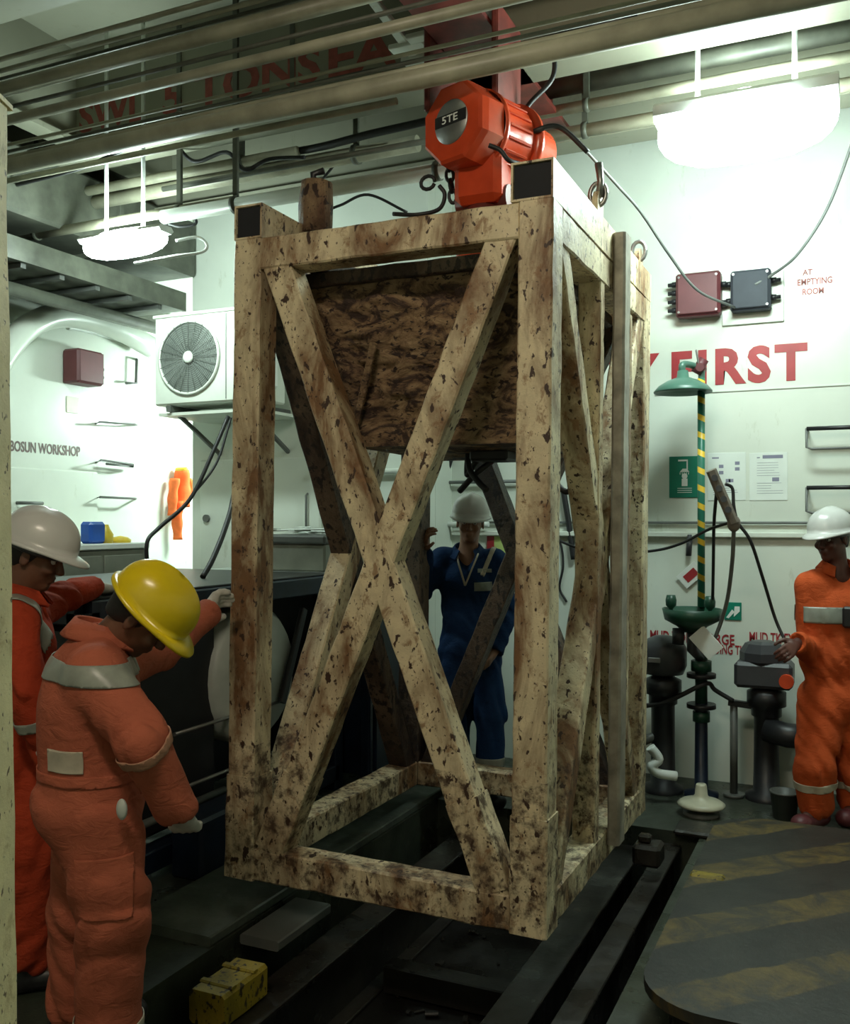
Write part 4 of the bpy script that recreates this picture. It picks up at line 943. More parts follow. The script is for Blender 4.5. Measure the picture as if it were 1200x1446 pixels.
def on_cab(px, w, d_, hh, name, mat, lab, cat, prof=None):
    p = at_X(px, 757, xr_-.12); x, y = p.x, min(p.y, cy1-.1)
    o = (MB().box((x-d_/2, y-w/2, zc), (x+d_/2, y+w/2, zc+hh), .02) if prof is None else MB().lathe(prof, Matrix.Translation((x, y, zc)), 18)).build(name, mat); return tag(o, lab, cat)
on_cab(131, .15, .11, .15, 'blue_can', 'blue_plastic', 'blue plastic can standing on the grey cabinet', 'can')
on_cab(149, .1, .1, .12, 'yellow_bottle', 'yellow_plastic', 'yellow round bottle next to the blue can on the grey cabinet', 'bottle', [(.0001, 0), (.05, 0), (.055, .06), (.03, .10), (.02, .13), (.0001, .13)])
on_cab(170, .16, .16, .05, 'yellow_gloves', 'yellow_plastic', 'small heap of yellow gloves on the grey cabinet edge', 'gloves', [(.0001, 0), (.07, 0), (.075, .02), (.05, .04), (.0001, .05)])
on_cab(186, .12, .12, .05, 'dark_rag', 'blue_plastic', 'dark blue rag at the right end of the grey cabinet top', 'rag', [(.0001, 0), (.05, 0), (.05, .02), (.02, .035), (.0001, .04)])

# ---- big dark blue machinery skid behind the two workers
kx0, kx1, ky0, ky1, kz = -4.15, -2.93, 2.98, 5.02, 1.30
sk = thing('machinery_skid', 'big dark navy open-framed machinery skid behind the two workers at left', 'machine', (kx0, ky0, 0))
for (x, y) in ((kx1, ky0), (kx1, ky1), (kx0, ky0), (kx0, ky1)):
    MB().beam((x, y, 0), (x, y, kz-.05), .1, .1, (0, 1, 0), .008).build('corner_post', 'navy', sk)
for z in (kz-.05, .1):
    for y in (ky0, ky1): MB().beam((kx0, y, z), (kx1, y, z), .1, .1).build('cross_rail', 'navy', sk)
    for x in (kx0, kx1): MB().beam((x, ky0, z), (x, ky1, z), .1, .1).build('long_rail', 'navy', sk)
MB().box((kx0, ky0, kz), (kx1+.02, ky1, kz+.012), .003).build('top_sheet', 'black', sk)
MB().box((kx0+.1, ky0+.04, .15), (kx1-.08, ky0+1.0, kz-.12), .02).build('control_box', 'black', sk)
MB().box((kx0+.1, ky1-.06, .15), (kx1-.1, ky1-.03, kz-.12)).build('back_panel', 'black', sk)
MB().box((kx1-.45, ky0+1.05, .15), (kx1-.4, ky1-.05, .95)).build('inner_panel', 'black', sk)
Tt = Matrix.Translation((kx1-.36, 4.28, .80)) @ Matrix.Rotation(PI/2, 4, 'Y')
MB().lathe([(.0001, 0), (.30, 0), (.36, .03), (.37, .12), (.37, .30), (.33, .34), (.0001, .35)], Tt, 32).build('reel_drum', 'tank', sk)
MB().beam((kx1+.01, 4.45, .62), (kx1+.01, 4.68, 1.12), .05, .03, (1, 0, 0)).build('curved_guard', 'black', sk)
MB().box((kx1+.045, 4.05, 1.0), (kx1+.052, 4.16, 1.12), .002).build('instruction_label', 'paper', sk)
for k, z in enumerate((.35, .62)): MB().tube([(kx1-.02, ky0+.6, z), (kx1-.02, ky1-.1, z)], .01, 8).build('grease_pipe', 'steel', sk)
MB().tube([(kx1+.03, 3.1, .28), (kx1+.03, 3.9, .28)], .02, 8).build('lower_pipe', 'steel_dark', sk)
# blue step box beside the frame
p = at_Z(250, 1230, 0)
o = MB().box((-2.87, 3.45, .0), (-2.69, 4.15, .28), .015).build('tool_box', 'navy'); tag(o, 'low dark blue box on the deck between the skid and the frame', 'box')
# bench with grey case beyond the skid
bz = 1.30
bn = thing('workbench', 'grey workbench against the back wall behind the left post of the frame', 'workbench', (-4.3, 5.1, 0))
bx0, bx1 = at_Y(300, 800, 5.3).x, at_Y(528, 800, 5.15).x
MB().box((bx0, 5.1, bz-.13), (bx1, YB2-.02, bz), .008).build('bench_top', 'tank', bn)
for x in (bx0+.06, bx1-.06): MB().beam((x, 5.16, 0), (x, 5.16, bz-.13), .06, .06, (0, 1, 0)).build('leg', 'navy', bn)
for x in (bx0+.06, bx1-.06): MB().beam((x, YB2-.1, 0), (x, YB2-.1, bz-.13), .06, .06, (0, 1, 0)).build('leg', 'navy', bn)
MB().box((bx0+.1, 5.14, .06), (bx1-.02, 5.17, bz-.14), .006).build('front_panel', 'navy', bn)
MB().box((bx1-.04, 5.2, .06), (bx1-.01, YB2-.12, bz-.14), .006).build('side_panel', 'navy', bn)
p0, p1 = at_Y(352, 797, 5.25), at_Y(462, 797, 5.25)
cs = thing('equipment_case', 'dark grey equipment case with pale top lying on the workbench', 'case', (p0.x, 5.2, bz))
MB().box((p0.x, 5.22, bz), (p1.x, YB2-.06, bz+.18), .012).build('case_body', 'olive_metal', cs)
MB().box((p0.x-.01, 5.2, bz+.18), (p1.x+.01, YB2-.04, bz+.235), .012).build('case_lid', 'steel_dark', cs)
MB().box((p0.x+.06, 5.214, bz+.11), (p0.x+.16, 5.222, bz+.13), .001).build('name_plate', 'tank', cs)
rs = random.Random(5); mb = MB()
for i in range(9):
    x, y = rs.uniform(p0.x+.05, p1.x-.1), rs.uniform(5.3, 5.6); a_ = rs.uniform(0, 3); mb.beam((x, y, bz+.245+.004*i), (x+.22*math.cos(a_), y+.1*math.sin(a_), bz+.25+.004*i), .05+.05*rs.random(), .012)
tag(mb.build('loose_papers', 'paper'), 'loose heap of papers and small tools on the grey case', 'papers', kind='stuff')

# ---- pale painted post at the left edge, close to the camera
pt = at_d(4, 1000, 1.5)
zt_ = at_d(4, 138, 1.5).z
e = thing('painted_post', 'cream painted steel post cut by the left edge of the picture', 'post', (pt.x, pt.y, 0))
a0, a1 = at_d(-45, 143, 1.5), at_d(-31, 1440, 1.5)
dv = (a1-a0)/(a0.z-a1.z); foot = a1+dv*(a1.z)
MB().beam((foot.x, foot.y, 0), (a0.x, a0.y, zt_), .09, .09, (SA, -CA, 0), .008, 30, .003).build('post_tube', 'cream_clean', e)
MB().beam((a0.x, a0.y, zt_), (a0.x, a0.y, zt_+.008), .1, .1, (SA, -CA, 0), .002).build('cap_plate', 'cream_clean', e)

# ================================================================== PEOPLE (signed-distance bodies meshed with surface nets)
def nvec(v): return np.array(v, float)
def unit(v): v = nvec(v); return v/np.linalg.norm(v)
class SDF:
    def __init__(s, lo, hi, h):
        s.lo = nvec(lo); s.h = h; s.n = np.ceil((nvec(hi)-s.lo)/h).astype(int)+1
        s.D = np.full(s.n, 1.0, np.float32)
        s.ax = [np.float32(s.lo[i]+h*np.arange(s.n[i])) for i in range(3)]
    def _sub(s, lo, hi):
        a = np.clip(np.floor((lo-s.lo)/s.h).astype(int), 0, s.n-1); b = np.clip(np.ceil((hi-s.lo)/s.h).astype(int)+1, 1, s.n)
        if (b <= a).any(): return None, None
        sl = tuple(slice(a[i], b[i]) for i in range(3))
        return sl, [s.ax[0][sl[0]][:, None, None], s.ax[1][sl[1]][None, :, None], s.ax[2][sl[2]][None, None, :]]
    def _comb(s, sl, d, k, sub):
        E_ = s.D[sl]
        if sub: d = -d; h = np.maximum(k-np.abs(E_-d), 0)/k; s.D[sl] = np.maximum(E_, d)+h*h*k/4
        else: h = np.maximum(k-np.abs(E_-d), 0)/k; s.D[sl] = np.minimum(E_, d)-h*h*k/4
    def cone(s, a, b, ra, rb, k=.02, sub=False, flat=None, fs=1.0):
        a, b = nvec(a), nvec(b); pad = max(ra, rb)*max(1, fs)+k+.03
        sl, P = s._sub(np.minimum(a, b)-pad, np.maximum(a, b)+pad)
        if sl is None: return s
        ba = b-a; q = [P[i]-a[i] for i in range(3)]; t = np.clip((q[0]*ba[0]+q[1]*ba[1]+q[2]*ba[2])/(ba@ba+1e-12), 0, 1)
        q = [q[i]-t*ba[i] for i in range(3)]
        if flat is not None:
            f = unit(flat); w = q[0]*f[0]+q[1]*f[1]+q[2]*f[2]; q = [q[i]+w*f[i]*(1/fs-1) for i in range(3)]
        d = np.sqrt(q[0]**2+q[1]**2+q[2]**2)-(ra+(rb-ra)*t)
        s._comb(sl, d, k, sub); return s
    def ell(s, c, r, R, k=.02, sub=False):
        c = nvec(c); pad = max(r)+k+.03; sl, P = s._sub(c-pad, c+pad)
        if sl is None: return s
        q = [P[i]-c[i] for i in range(3)]; u = [(q[0]*R[j][0]+q[1]*R[j][1]+q[2]*R[j][2]) for j in range(3)]
        k0 = np.sqrt(sum((u[j]/r[j])**2 for j in range(3))); k1 = np.sqrt(sum((u[j]/r[j]**2)**2 for j in range(3)))
        s._comb(sl, k0*(k0-1)/(k1+1e-6), k, sub); return s
    def folds(s, amp, joints, seed=0):
        m = np.abs(s.D) < .06; i, j, l = np.nonzero(m); P = np.stack([s.ax[0][i], s.ax[1][j], s.ax[2][l]], 1)
        x, y, z = (P-P.mean(0)).T; a = seed*1.7
        w = np.sin(7*x+a)*2.1+np.sin(8*y+1.3*a)*1.7+np.sin(5*z+a)
        f = (.64-np.abs(np.sin(17*z+1.5*w+7*x)))*.8+(.64-np.abs(np.sin(12*z-11*x+2.0*w+a)))*.7+(.6-np.abs(np.sin(22*x+17*y+13*z+2*w)))*.4+np.sin(60*z+5*w+30*x)*.12
        g = np.full(len(P), .35)
        for q, r in joints: g += 1.3*np.exp(-((P-nvec(q))**2).sum(1)/(r*r))
        s.D[i, j, l] += amp*f*np.minimum(g, 1.7)
        return s
    def mesh(s):
        D = s.D; neg = D < 0; n = s.n
        c = np.zeros(n-1, np.uint8)
        for a in (0, 1):
            for b in (0, 1):
                for d in (0, 1): c += neg[a:n[0]-1+a, b:n[1]-1+b, d:n[2]-1+d]
        act = (c > 0) & (c < 8); idx = np.full(n-1, -1, np.int64); I = np.argwhere(act); idx[act] = np.arange(len(I))
        acc = np.zeros((len(I), 3)); cnt = np.zeros(len(I))
        offs = [(a, b, d) for a in (0, 1) for b in (0, 1) for d in (0, 1)]
        for o in offs:
            for ax in range(3):
                if o[ax]: continue
                p = list(o); p[ax] = 1
                v0 = D[I[:, 0]+o[0], I[:, 1]+o[1], I[:, 2]+o[2]]; v1 = D[I[:, 0]+p[0], I[:, 1]+p[1], I[:, 2]+p[2]]
                m = (v0 < 0) != (v1 < 0); t = v0[m]/(v0[m]-v1[m]); q = np.tile(nvec(o), (m.sum(), 1)); q[:, ax] += t
                acc[m] += q; cnt[m] += 1
        V = s.lo+s.h*(I+acc/cnt[:, None]); F_ = []
        for ax in range(3):
            sh = [slice(None)]*3; sh2 = [slice(None)]*3; sh[ax] = slice(0, -1); sh2[ax] = slice(1, None)
            cr = neg[tuple(sh)] != neg[tuple(sh2)]; E_ = np.argwhere(cr); u, w = (ax+1) % 3, (ax+2) % 3
            ok = (E_[:, u] > 0) & (E_[:, w] > 0) & (E_[:, u] < n[u]-1) & (E_[:, w] < n[w]-1); E_ = E_[ok]
            def id_(du, dw): q = E_.copy(); q[:, u] -= du; q[:, w] -= dw; return idx[q[:, 0], q[:, 1], q[:, 2]]
            f = np.stack([id_(1, 1), id_(0, 1), id_(0, 0), id_(1, 0)], 1)
            inn = neg[E_[:, 0], E_[:, 1], E_[:, 2]]; f[~inn] = f[~inn][:, ::-1]; F_.append(f)
        return V, np.concatenate(F_)
def mk(name, V, F_, mat, parent, smooth=True):
    me = bpy.data.meshes.new(name); me.vertices.add(len(V)); me.vertices.foreach_set('co', V.ravel().astype(np.float32))
    k = F_.shape[1]; me.loops.add(len(F_)*k); me.loops.foreach_set('vertex_index', F_.ravel().astype(np.int32))
    me.polygons.add(len(F_)); me.polygons.foreach_set('loop_start', (np.arange(len(F_))*k).astype(np.int32))
    me.polygons.foreach_set('use_smooth', np.full(len(F_), smooth)); me.update(calc_edges=True); me.validate()
    me.materials.append(M[mat]); o = bpy.data.objects.new(name, me); C.objects.link(o)
    if parent: o.parent = parent; o.matrix_parent_inverse = parent.matrix_basis.inverted()
    return o
def clip(src, planes, keep, name, mat, parent, off=.004, thick=.003):
    """piece of cloth lying on src: faces where keep(centre) holds, cut by planes [(point, normal)] keeping the normal side"""
    bm = bmesh.new(); bm.from_mesh(src.data)
    bmesh.ops.delete(bm, geom=[f for f in bm.faces if not keep(f.calc_center_median())], context='FACES')
    for co, no in planes:
        g = bm.verts[:]+bm.edges[:]+bm.faces[:]
        bmesh.ops.bisect_plane(bm, geom=g, plane_co=co, plane_no=no, clear_inner=True)
    bm.normal_update(); nm = [v.normal.copy() for v in bm.verts]
    for v, q in zip(bm.verts, nm): v.co += q*off
    me = bpy.data.meshes.new(name); bm.to_mesh(me); bm.free(); me.materials.append(M[mat])
    if len(me.polygons) == 0: print('EMPTY CLIP', name)
    me.polygons.foreach_set('use_smooth', [True]*len(me.polygons)); o = bpy.data.objects.new(name, me); C.objects.link(o)
    if parent: o.parent = parent; o.matrix_parent_inverse = parent.matrix_basis.inverted()
    md = o.modifiers.new('t', 'SOLIDIFY'); md.thickness = thick; md.offset = 0
    return o
def limb_band(src, a, b, t0, t1, R_, name, mat, parent, **kw):
    a, b = Vector(a), Vector(b); d = (b-a); L = d.length; z = d/L
    def keep(c): t = (c-a).dot(z); return t0*L-.03 < t < t1*L+.03 and (c-a-z*t).length < R_
    return clip(src, [(a+d*t0, z), (a+d*t1, -z)], keep, name, mat, parent, **kw)
def patch(src, c, n, up, w, h_, depth, name, mat, parent, **kw):
    c, n, up = Vector(c), Vector(n).normalized(), Vector(up); x = up.cross(n).normalized(); up = n.cross(x)
    def keep(p): q = p-c; return abs(q.dot(x)) < w/2+.03 and abs(q.dot(up)) < h_/2+.03 and -depth < q.dot(n) < depth
    return clip(src, [(c-x*w/2, x), (c+x*w/2, -x), (c-up*h_/2, up), (c+up*h_/2, -up)], keep, name, mat, parent, **kw)

def hand(s, wrist, dirn, nrm, side, g=0.0, curl=.5, k=.006):
    """palm and five curled fingers; nrm = palm normal (side the fingers curl to), side=+1 thumb towards nrm x dirn"""
    d = unit(dirn); n = unit(nvec(nrm)-d*(nvec(nrm)@d)); t = np.cross(n, d)*side; w = nvec(wrist)
    s.cone(w-d*.02, w+d*.03, .026+g, .028+g, k*2, flat=n, fs=.75)
    for i in range(4): s.cone(w+d*.02+t*(.012-.008*i), w+d*.082+t*(.030-.019*i), .014+g, .0125+g, k*2)
    Ls = [.068, .078, .072, .056]
    for i in range(4):
        p = w+d*.086+t*(.031-.0205*i); dd = d; r = .0098
        for j, f in enumerate((.45, .3, .25)):
            a = curl*(.55+.35*j); dd = unit(dd*math.cos(a)+n*math.sin(a)) ; q = p+dd*Ls[i]*f; s.cone(p, q, r+g, r*.93+g, k*.5); p = q; r *= .93
    p = w+d*.02+t*.026; q = p+unit(d*.6+t*.8+n*.3)*.038; e = q+unit(d*.85+t*.3+n*.5)*.03; f = e+unit(d*.8+n*.6)*.024
    s.cone(p, q, .016+g, .012+g, k); s.cone(q, e, .0115+g, .0105+g, k*.5); s.cone(e, f, .0105+g, .009+g, k*.5)

def helmet(parent, head, F_, U, mat, scale=1.0, logo=None):
    F_ = unit(F_); U = unit(nvec(U)-F_*(nvec(U)@F_)); Rr = np.cross(F_, U)
    c = nvec(head)+U*.04; n = 56; V = []
    rings = []
    for ph in np.linspace(.02, PI/2, 14): rings.append(('d', ph))
    rings += [('b', 0.0), ('b', 1.0), ('b', 1.25)]
    for kind, v in rings:
        for i in range(n):
            t = 2*PI*i/n; cf, cr = math.cos(t), math.sin(t)
            if kind == 'd':
                rr = math.sin(v)**.92; zz = math.cos(v)**.85*.128
                ridge = .007*math.exp(-(cr*rr/.16)**2)*(1 if zz > .03 else zz/.03)
                p = F_*(cf*rr*.138)+Rr*(cr*rr*.112)+U*(zz+ridge)
            else:
                vis = max(0, cf)**3; ext = .010+.042*vis; e = ext*min(v, 1)
                p = F_*(cf*(.138+e))+Rr*(cr*(.112+e*.9))+U*(-.006*min(v, 1)-.014*vis*min(v, 1)-(.008 if v > 1 else 0))
            V.append(c+p*scale)
    m = len(rings); Fc = [(k*n+i, k*n+(i+1) % n, (k+1)*n+(i+1) % n, (k+1)*n+i) for k in range(m-1) for i in range(n)]
    o = mk('hard_hat', np.array(V), np.array(Fc), mat, parent)
    md = o.modifiers.new('t', 'SOLIDIFY'); md.thickness = .003; md.offset = -1
    V2 = [Vector(c+(F_*math.cos(t)*.098+Rr*math.sin(t)*.082-U*.022)*scale) for t in [2*PI*i/30 for i in range(31)]]
    st = MB().tube(V2, .011, 6, False, 1).build('head_band', 'charcoal', None); st.parent = o; st.matrix_parent_inverse = o.matrix_basis.inverted()
    if logo:
        q = c+(F_*.118+U*.055)*scale; nn = unit(F_*.9+U*.45)
        lg = MB().beam(Vector(q-Rr*.010), Vector(q+Rr*.010), .004, .024, unit(U-nn*(U@nn)), .001).build('helmet_badge', logo, None); lg.parent = o
    return o

def person(root_label, J, skin, cloth, hat, boots='black', gloves=None, hairc='hair', seed=0, group=None, logo=None, stocky=1.0, curls=(.6, .6), palm=None, scale_hat=1.0, res=.011):
    P = {k: ([nvec(q) for q in v] if isinstance(v, list) else nvec(v)) for k, v in J.items()}
    root = thing('person', root_label, 'person', (P['pel'][0], P['pel'][1], 0), group)
    F_ = unit(P['F']); U = unit(P['U']-F_*(P['U']@F_)); Rr = np.cross(F_, U)
    up = unit(P['neck']-P['pel']); lat = P['sh'][1]-P['sh'][0]; lat = unit(lat-up*(lat@up)); fr = np.cross(lat, up)
    T = [lat, fr, up]; st = stocky
    allp = np.array([q for v in (P['pel'], P['neck'], P['head']) for q in [v]]+[q for k in ('sh', 'el', 'wr', 'hip', 'kn', 'an', 'toe') for q in P[k]])
    lo, hi = allp.min(0)-.28, allp.max(0)+.28; lo[2] = -.02
    chest = P['chest']; pel = P['pel']; mid = (chest+pel)/2
    # --- coverall
    s = SDF(lo, hi, res)
    s.ell(chest, (.175*st, .125*st, .19), T, .04).ell(mid, (.160*st, .130*st, .19), T, .05).ell(pel, (.170*st, .135*st, .15), T, .05)
    for i, sg in ((0, -1), (1, 1)):
        s.ell(pel-fr*.05*st+lat*sg*.07-up*.03, (.09, .095*st, .11), T, .04)
        s.cone(P['neck']-up*.045+lat*sg*.03, P['sh'][i], .065, .072, .05)
        s.cone(P['sh'][i], P['el'][i], .074*st, .060*st, .035); s.cone(P['el'][i], P['wr'][i], .061*st, .050*st, .02)
        s.cone(P['hip'][i], P['kn'][i], .108*st, .088*st, .05); s.cone(P['kn'][i], P['an'][i]+(P['kn'][i]-P['an'][i])*.10, .088*st, .080*st, .03)
    s.folds(.014, [(P['el'][0], .1), (P['el'][1], .1), (P['kn'][0], .13), (P['kn'][1], .13), (P['an'][0], .12), (P['an'][1], .12), (P['wr'][0], .09), (mid, .15), (P['hip'][0], .12), (P['hip'][1], .12)], seed)
    s.cone(P['neck']-up*.03+fr*.02, P['neck']+(P['head']-P['neck'])*.7, .060, .07, .012, sub=True)
    s.cone(P['neck']-up*.02+fr*.06, P['neck']-up*.12+fr*.13, .045, .012, .01, sub=True)
    for i in (0, 1):
        d = unit(P['wr'][i]-P['el'][i]); s.cone(P['wr'][i]+d*.045, P['wr'][i]+d*.09, .05, .05, .004, sub=True)
    V, Q = s.mesh(); cov = mk('coverall', V, Q, cloth, root)
    # --- body, one continuous skin surface
    s = SDF(lo, hi, .0068)
    s.ell(chest, (.14, .095, .16), T, .04).ell(mid, (.13, .095, .16), T, .05).ell(pel, (.135, .1, .11), T, .05)
    H = P['head']; b3 = [Rr, F_, U]
    for i, sg in ((0, -1), (1, 1)):
        s.cone(P['neck']-up*.05, P['sh'][i], .05, .045, .04); s.cone(P['sh'][i], P['el'][i], .045, .036, .02); s.cone(P['el'][i], P['wr'][i], .037, .025, .015)
        s.cone(P['hip'][i], P['kn'][i], .075, .052, .03); s.cone(P['kn'][i], P['an'][i], .052, .036, .02)
        ft = unit(P['toe'][i]-P['an'][i]); s.cone(P['an'][i], P['toe'][i], .035, .03, .02)
    s.cone(P['neck']-up*.06, H-U*.05-F_*.02, .058, .053, .03)
    s.ell(H+U*.025-F_*.012, (.074, .094, .088), b3, .02)                   # cranium
    s.ell(H-U*.045+F_*.022, (.057, .066, .072), b3, .03)                   # face and jaw
    s.ell(H-U*.098+F_*.062, (.026, .020, .018), b3, .022)                  # chin
    s.ell(H+U*.020+F_*.078, (.050, .014, .011), b3, .012)                  # brow
    for sg in (-1, 1):
        s.ell(H+Rr*sg*.031+F_*.096+U*.002, (.016, .014, .011), b3, .012, sub=True)
        s.ell(H+Rr*sg*.040+F_*.070-U*.030, (.018, .018, .018), b3, .015)   # cheek
        s.ell(H+Rr*sg*.076-F_*.008-U*.012, (.008, .017, .031), b3, .006)   # ear
        s.ell(H+Rr*sg*.083-F_*.004-U*.008, (.004, .009, .016), b3, .005, sub=True)
    s.cone(H+F_*.088+U*.006, H+F_*.106-U*.032, .0085, .0125, .010)
    for sg in (-1, 1): s.ell(H+Rr*sg*.011+F_*.098-U*.036, (.008, .009, .007), b3, .006)
    s.ell(H+F_*.086-U*.060, (.024, .010, .007), b3, .006); s.ell(H+F_*.084-U*.072, (.021, .010, .007), b3, .006)
    s.ell(H+F_*.097-U*.066, (.022, .006, .0022), b3, .003, sub=True)
    hd = []
    for i, sg in ((0, 1), (1, -1)):
        d = unit(P['hd'][i]-P['wr'][i]); pn = nvec(palm[i]) if palm else -up; hd.append((P['wr'][i]+d*.01, d, pn, sg, curls[i])); hand(s, P['wr'][i]+d*.01, d, pn, sg, 0, curls[i])
    V, Q = s.mesh(); body = mk('body', V, Q, skin, root)
    # --- gloves
    if gloves:
        for i in (0, 1):
            w, d, pn, sg, cu = hd[i]; c = w+d*.08; g = SDF(c-.17, c+.17, .0055); hand(g, w, d, pn, sg, .0045, cu, .009); g.cone(w-d*.05, w, .036, .031, .01)
            V, Q = g.mesh(); mk('glove', V, Q, gloves, root)
    # --- boots
    for i in (0, 1):
        a, t = P['an'][i], P['toe'][i]; f = unit([t[0]-a[0], t[1]-a[1], 0]); c = nvec([a[0], a[1], .0])
        g = SDF(c-[.33, .33, .02], c+[.33, .33, .30], .009); z = nvec([0, 0, 1])
        g.cone(c+z*.045-f*.045, c+z*.04+f*.15, .046, .040, .03, flat=np.cross(f, z), fs=1.1).cone(c+z*.06-f*.03, nvec([a[0], a[1], .2]), .05, .055, .03).ell(c+z*.05+f*.15, (.052, .06, .045), [np.cross(f, z), f, z], .02)
        g.D = np.maximum(g.D, (.004-g.ax[2])[None, None, :].astype(np.float32))
        V, Q = g.mesh(); mk('boot', V, Q, boots, root)
    # --- hair, brows, eyes
    g = SDF(H-.16, H+.16, .005); g.ell(H+U*.024-F_*.018, (.080, .096, .092), b3, .01)
    g.ell(H-F_*.055-U*.035, (.055, .045, .05), b3, .02)
    g.ell(H+F_*.085-U*.05, (.12, .085, .105), b3, .008, sub=True); g.ell(H-U*.12+F_*.0, (.12, .13, .075), b3, .01, sub=True)
    V, Q = g.mesh()
    if len(V): mk('hair', V, Q, hairc, root)
    for sg in (-1, 1):
        e = Vector(H+Rr*sg*.031+F_*.075+U*.002); ob = MB().ball(e, .0112, 12).build('eye', 'eye_white', root); ob2 = MB().ball(e+Vector(F_)*.0065, .0058, 10).build('iris', 'eye_dark', None); ob2.parent = ob; ob2.matrix_parent_inverse = ob.matrix_basis.inverted()
        MB().tube([Vector(H+Rr*sg*x+F_*(.094-.25*abs(x-.03)*.6)+U*(.018-.1*max(0, x-.03))) for x in (.014, .024, .036, .048)], [.003, .0045, .004, .002], 6).build('eyebrow', hairc, root)
    # --- collar
    ring = []
    cn = P['neck']+up*.012
    for i in range(19):
        t = math.radians(-150+300*i/18); dirr = -fr*math.cos(t)+lat*math.sin(t); op = (abs(t)/PI)**2
        ring.append(Vector(cn+dirr*(.066+.022*op)-up*(.065*op)+up*.008))
    V = []
    for q in ring:
        o_ = unit(nvec(q)-cn-up*((nvec(q)-cn)@up)); V += [nvec(q)+up*.025-o_*.004, nvec(q)+up*.03+o_*.004, nvec(q)-up*.020+o_*.046, nvec(q)-up*.028+o_*.040]
    Fq = [(i*4+j, i*4+(j+1) % 4, (i+1)*4+(j+1) % 4, (i+1)*4+j) for i in range(18) for j in range(4)]+[(0, 1, 2, 3), (75, 74, 73, 72)]
    mk('collar', np.array(V), np.array(Fq), cloth, root)
    helmet(root, H, F_, U, hat, scale_hat, logo)
    return root, cov, dict(T=T, up=up, lat=lat, fr=fr, P=P, F=F_, U=U)

def clothmat(name, col, var=.22):
    m, nt, b = newmat(name); v = coords(nt)
    c = ramp(nt, noise(nt, v, 4.5, 6, .65), [(.32, tuple(x*(1-var) for x in col)), (.68, col)])
    d = ramp(nt, noise(nt, v, 9, 6, .7, .5), [(.56, G(1)), (.78, (.55, .5, .48))])
    nt.links.new(mix(nt, 1.0, c, d, 'MULTIPLY'), b.inputs['Base Color']); b.inputs['Roughness'].default_value = .85
    b.inputs['Specular IOR Level'].default_value = .2
    bump(nt, b, noise(nt, coords(nt, (1, 1, 1.8)), 16, 4, .6, .8), .55, .012); return m
M['orange_faded'] = clothmat('faded_salmon_orange_cotton', (.47, .125, .07))
M['orange_vivid'] = clothmat('red_orange_cotton', (.42, .05, .018))
M['orange_bright'] = clothmat('bright_orange_cotton', (.58, .095, .024))
M['orange_pale'] = clothmat('washed_out_orange_tape', (.50, .26, .17))
M['blue_cloth'] = clothmat('blue_cotton', (.009, .036, .11))
M['reflective'] = plain('grey_reflective_tape', (.27, .29, .25), .35, 0, .15, 14)
M['reflective_pale'] = plain('pale_reflective_tape', (.52, .46, .36), .4, 0, .15, 14)
M['skin_brown'] = plain('brown_skin', (.15, .062, .034), .5, 0, .15, 16)
M['skin_tan'] = plain('tan_skin', (.30, .15, .09), .5, 0, .12, 16)
M['skin_dark'] = plain('dark_skin', (.10, .035, .025), .5, 0, .15, 16)
M['hair'] = plain('black_hair', (.010, .008, .007), .6, 0, .3, 60)
M['eye_white'] = plain('eye_white', (.55, .52, .48), .3); M['eye_dark'] = plain('dark_iris', (.01, .006, .004), .2)
M['hat_yellow'] = plain('yellow_hard_hat_plastic', (.70, .52, .012), .25, 0, .04)
M['hat_white'] = plain('white_hard_hat_plastic', (.62, .62, .60), .25, 0, .04)
M['glove_white'] = plain('off_white_cotton_glove', (.50, .47, .42), .85, 0, .12, 30)
CX = Vector((CA, SA, 0)); CYv = Vector((-SA, CA, 0))      # camera right / forward in plan
def cv(x, y, z): return CX*x+CYv*y+Vector((0, 0, z))
def J(*a): return at_d(*a)
def onfloor(px, d): p = at_d(px, 1000, d); p.z = .10; return p
# ---- worker in faded orange with yellow hard hat
aR, aL = onfloor(150, 2.80), onfloor(112, 3.0)
JA = dict(pel=J(134, 1112, 2.86), chest=J(128, 985, 2.85), neck=J(140, 893, 2.86), head=J(202, 868, 2.84), F=cv(.68, .12, -.72), U=cv(.72, -.12, .70),
    sh=[J(136, 955, 2.70), J(150, 945, 3.04)], el=[J(200, 1045, 2.62), J(228, 915, 3.36)], wr=[J(251, 1140, 2.72), J(290, 868, 3.64)], hd=[J(262, 1172, 2.80), J(312, 836, 3.78)],
    hip=[J(136, 1150, 2.78), J(136, 1150, 2.94)], kn=[J(160, 1288, 2.76), J(118, 1290, 2.98)], an=[aR, aL], toe=[aR+cv(.15, .04, -.06), aL+cv(.15, .06, -.06)])
pa, ca, ia = person('man in faded orange coverall and yellow hard hat, bowed, reaching to the frame', JA, 'skin_brown', 'orange_faded', 'hat_yellow', gloves='glove_white', seed=1, stocky=1.17, curls=(.5, .8), palm=(cv(0, 1, 0), cv(.9, 0, -.2)), res=.0095)
f = ia['fr']; u = ia['up']; l = ia['lat']
limb_band(ca, ia['P']['el'][0], ia['P']['wr'][0], .05, .17, .12, 'sleeve_band', 'orange_pale', pa)
tz = Vector(ia['P']['neck'])-Vector(ia['P']['pel']); pp = Vector(ia['P']['pel']); tu = tz.normalized(); LL = tz.length; lv = Vector(l)
clip(ca, [(pp+tz*.74, tu), (pp+tz*.86, -tu), (pp-lv*.30, lv), (pp+lv*.17, -lv)], lambda c: .68*LL < (c-pp).dot(tu) < .92*LL and -.34 < (c-pp).dot(lv) < .22 and (c-pp-tu*(c-pp).dot(tu)).length > .09, 'reflective_band', 'reflective', pa)
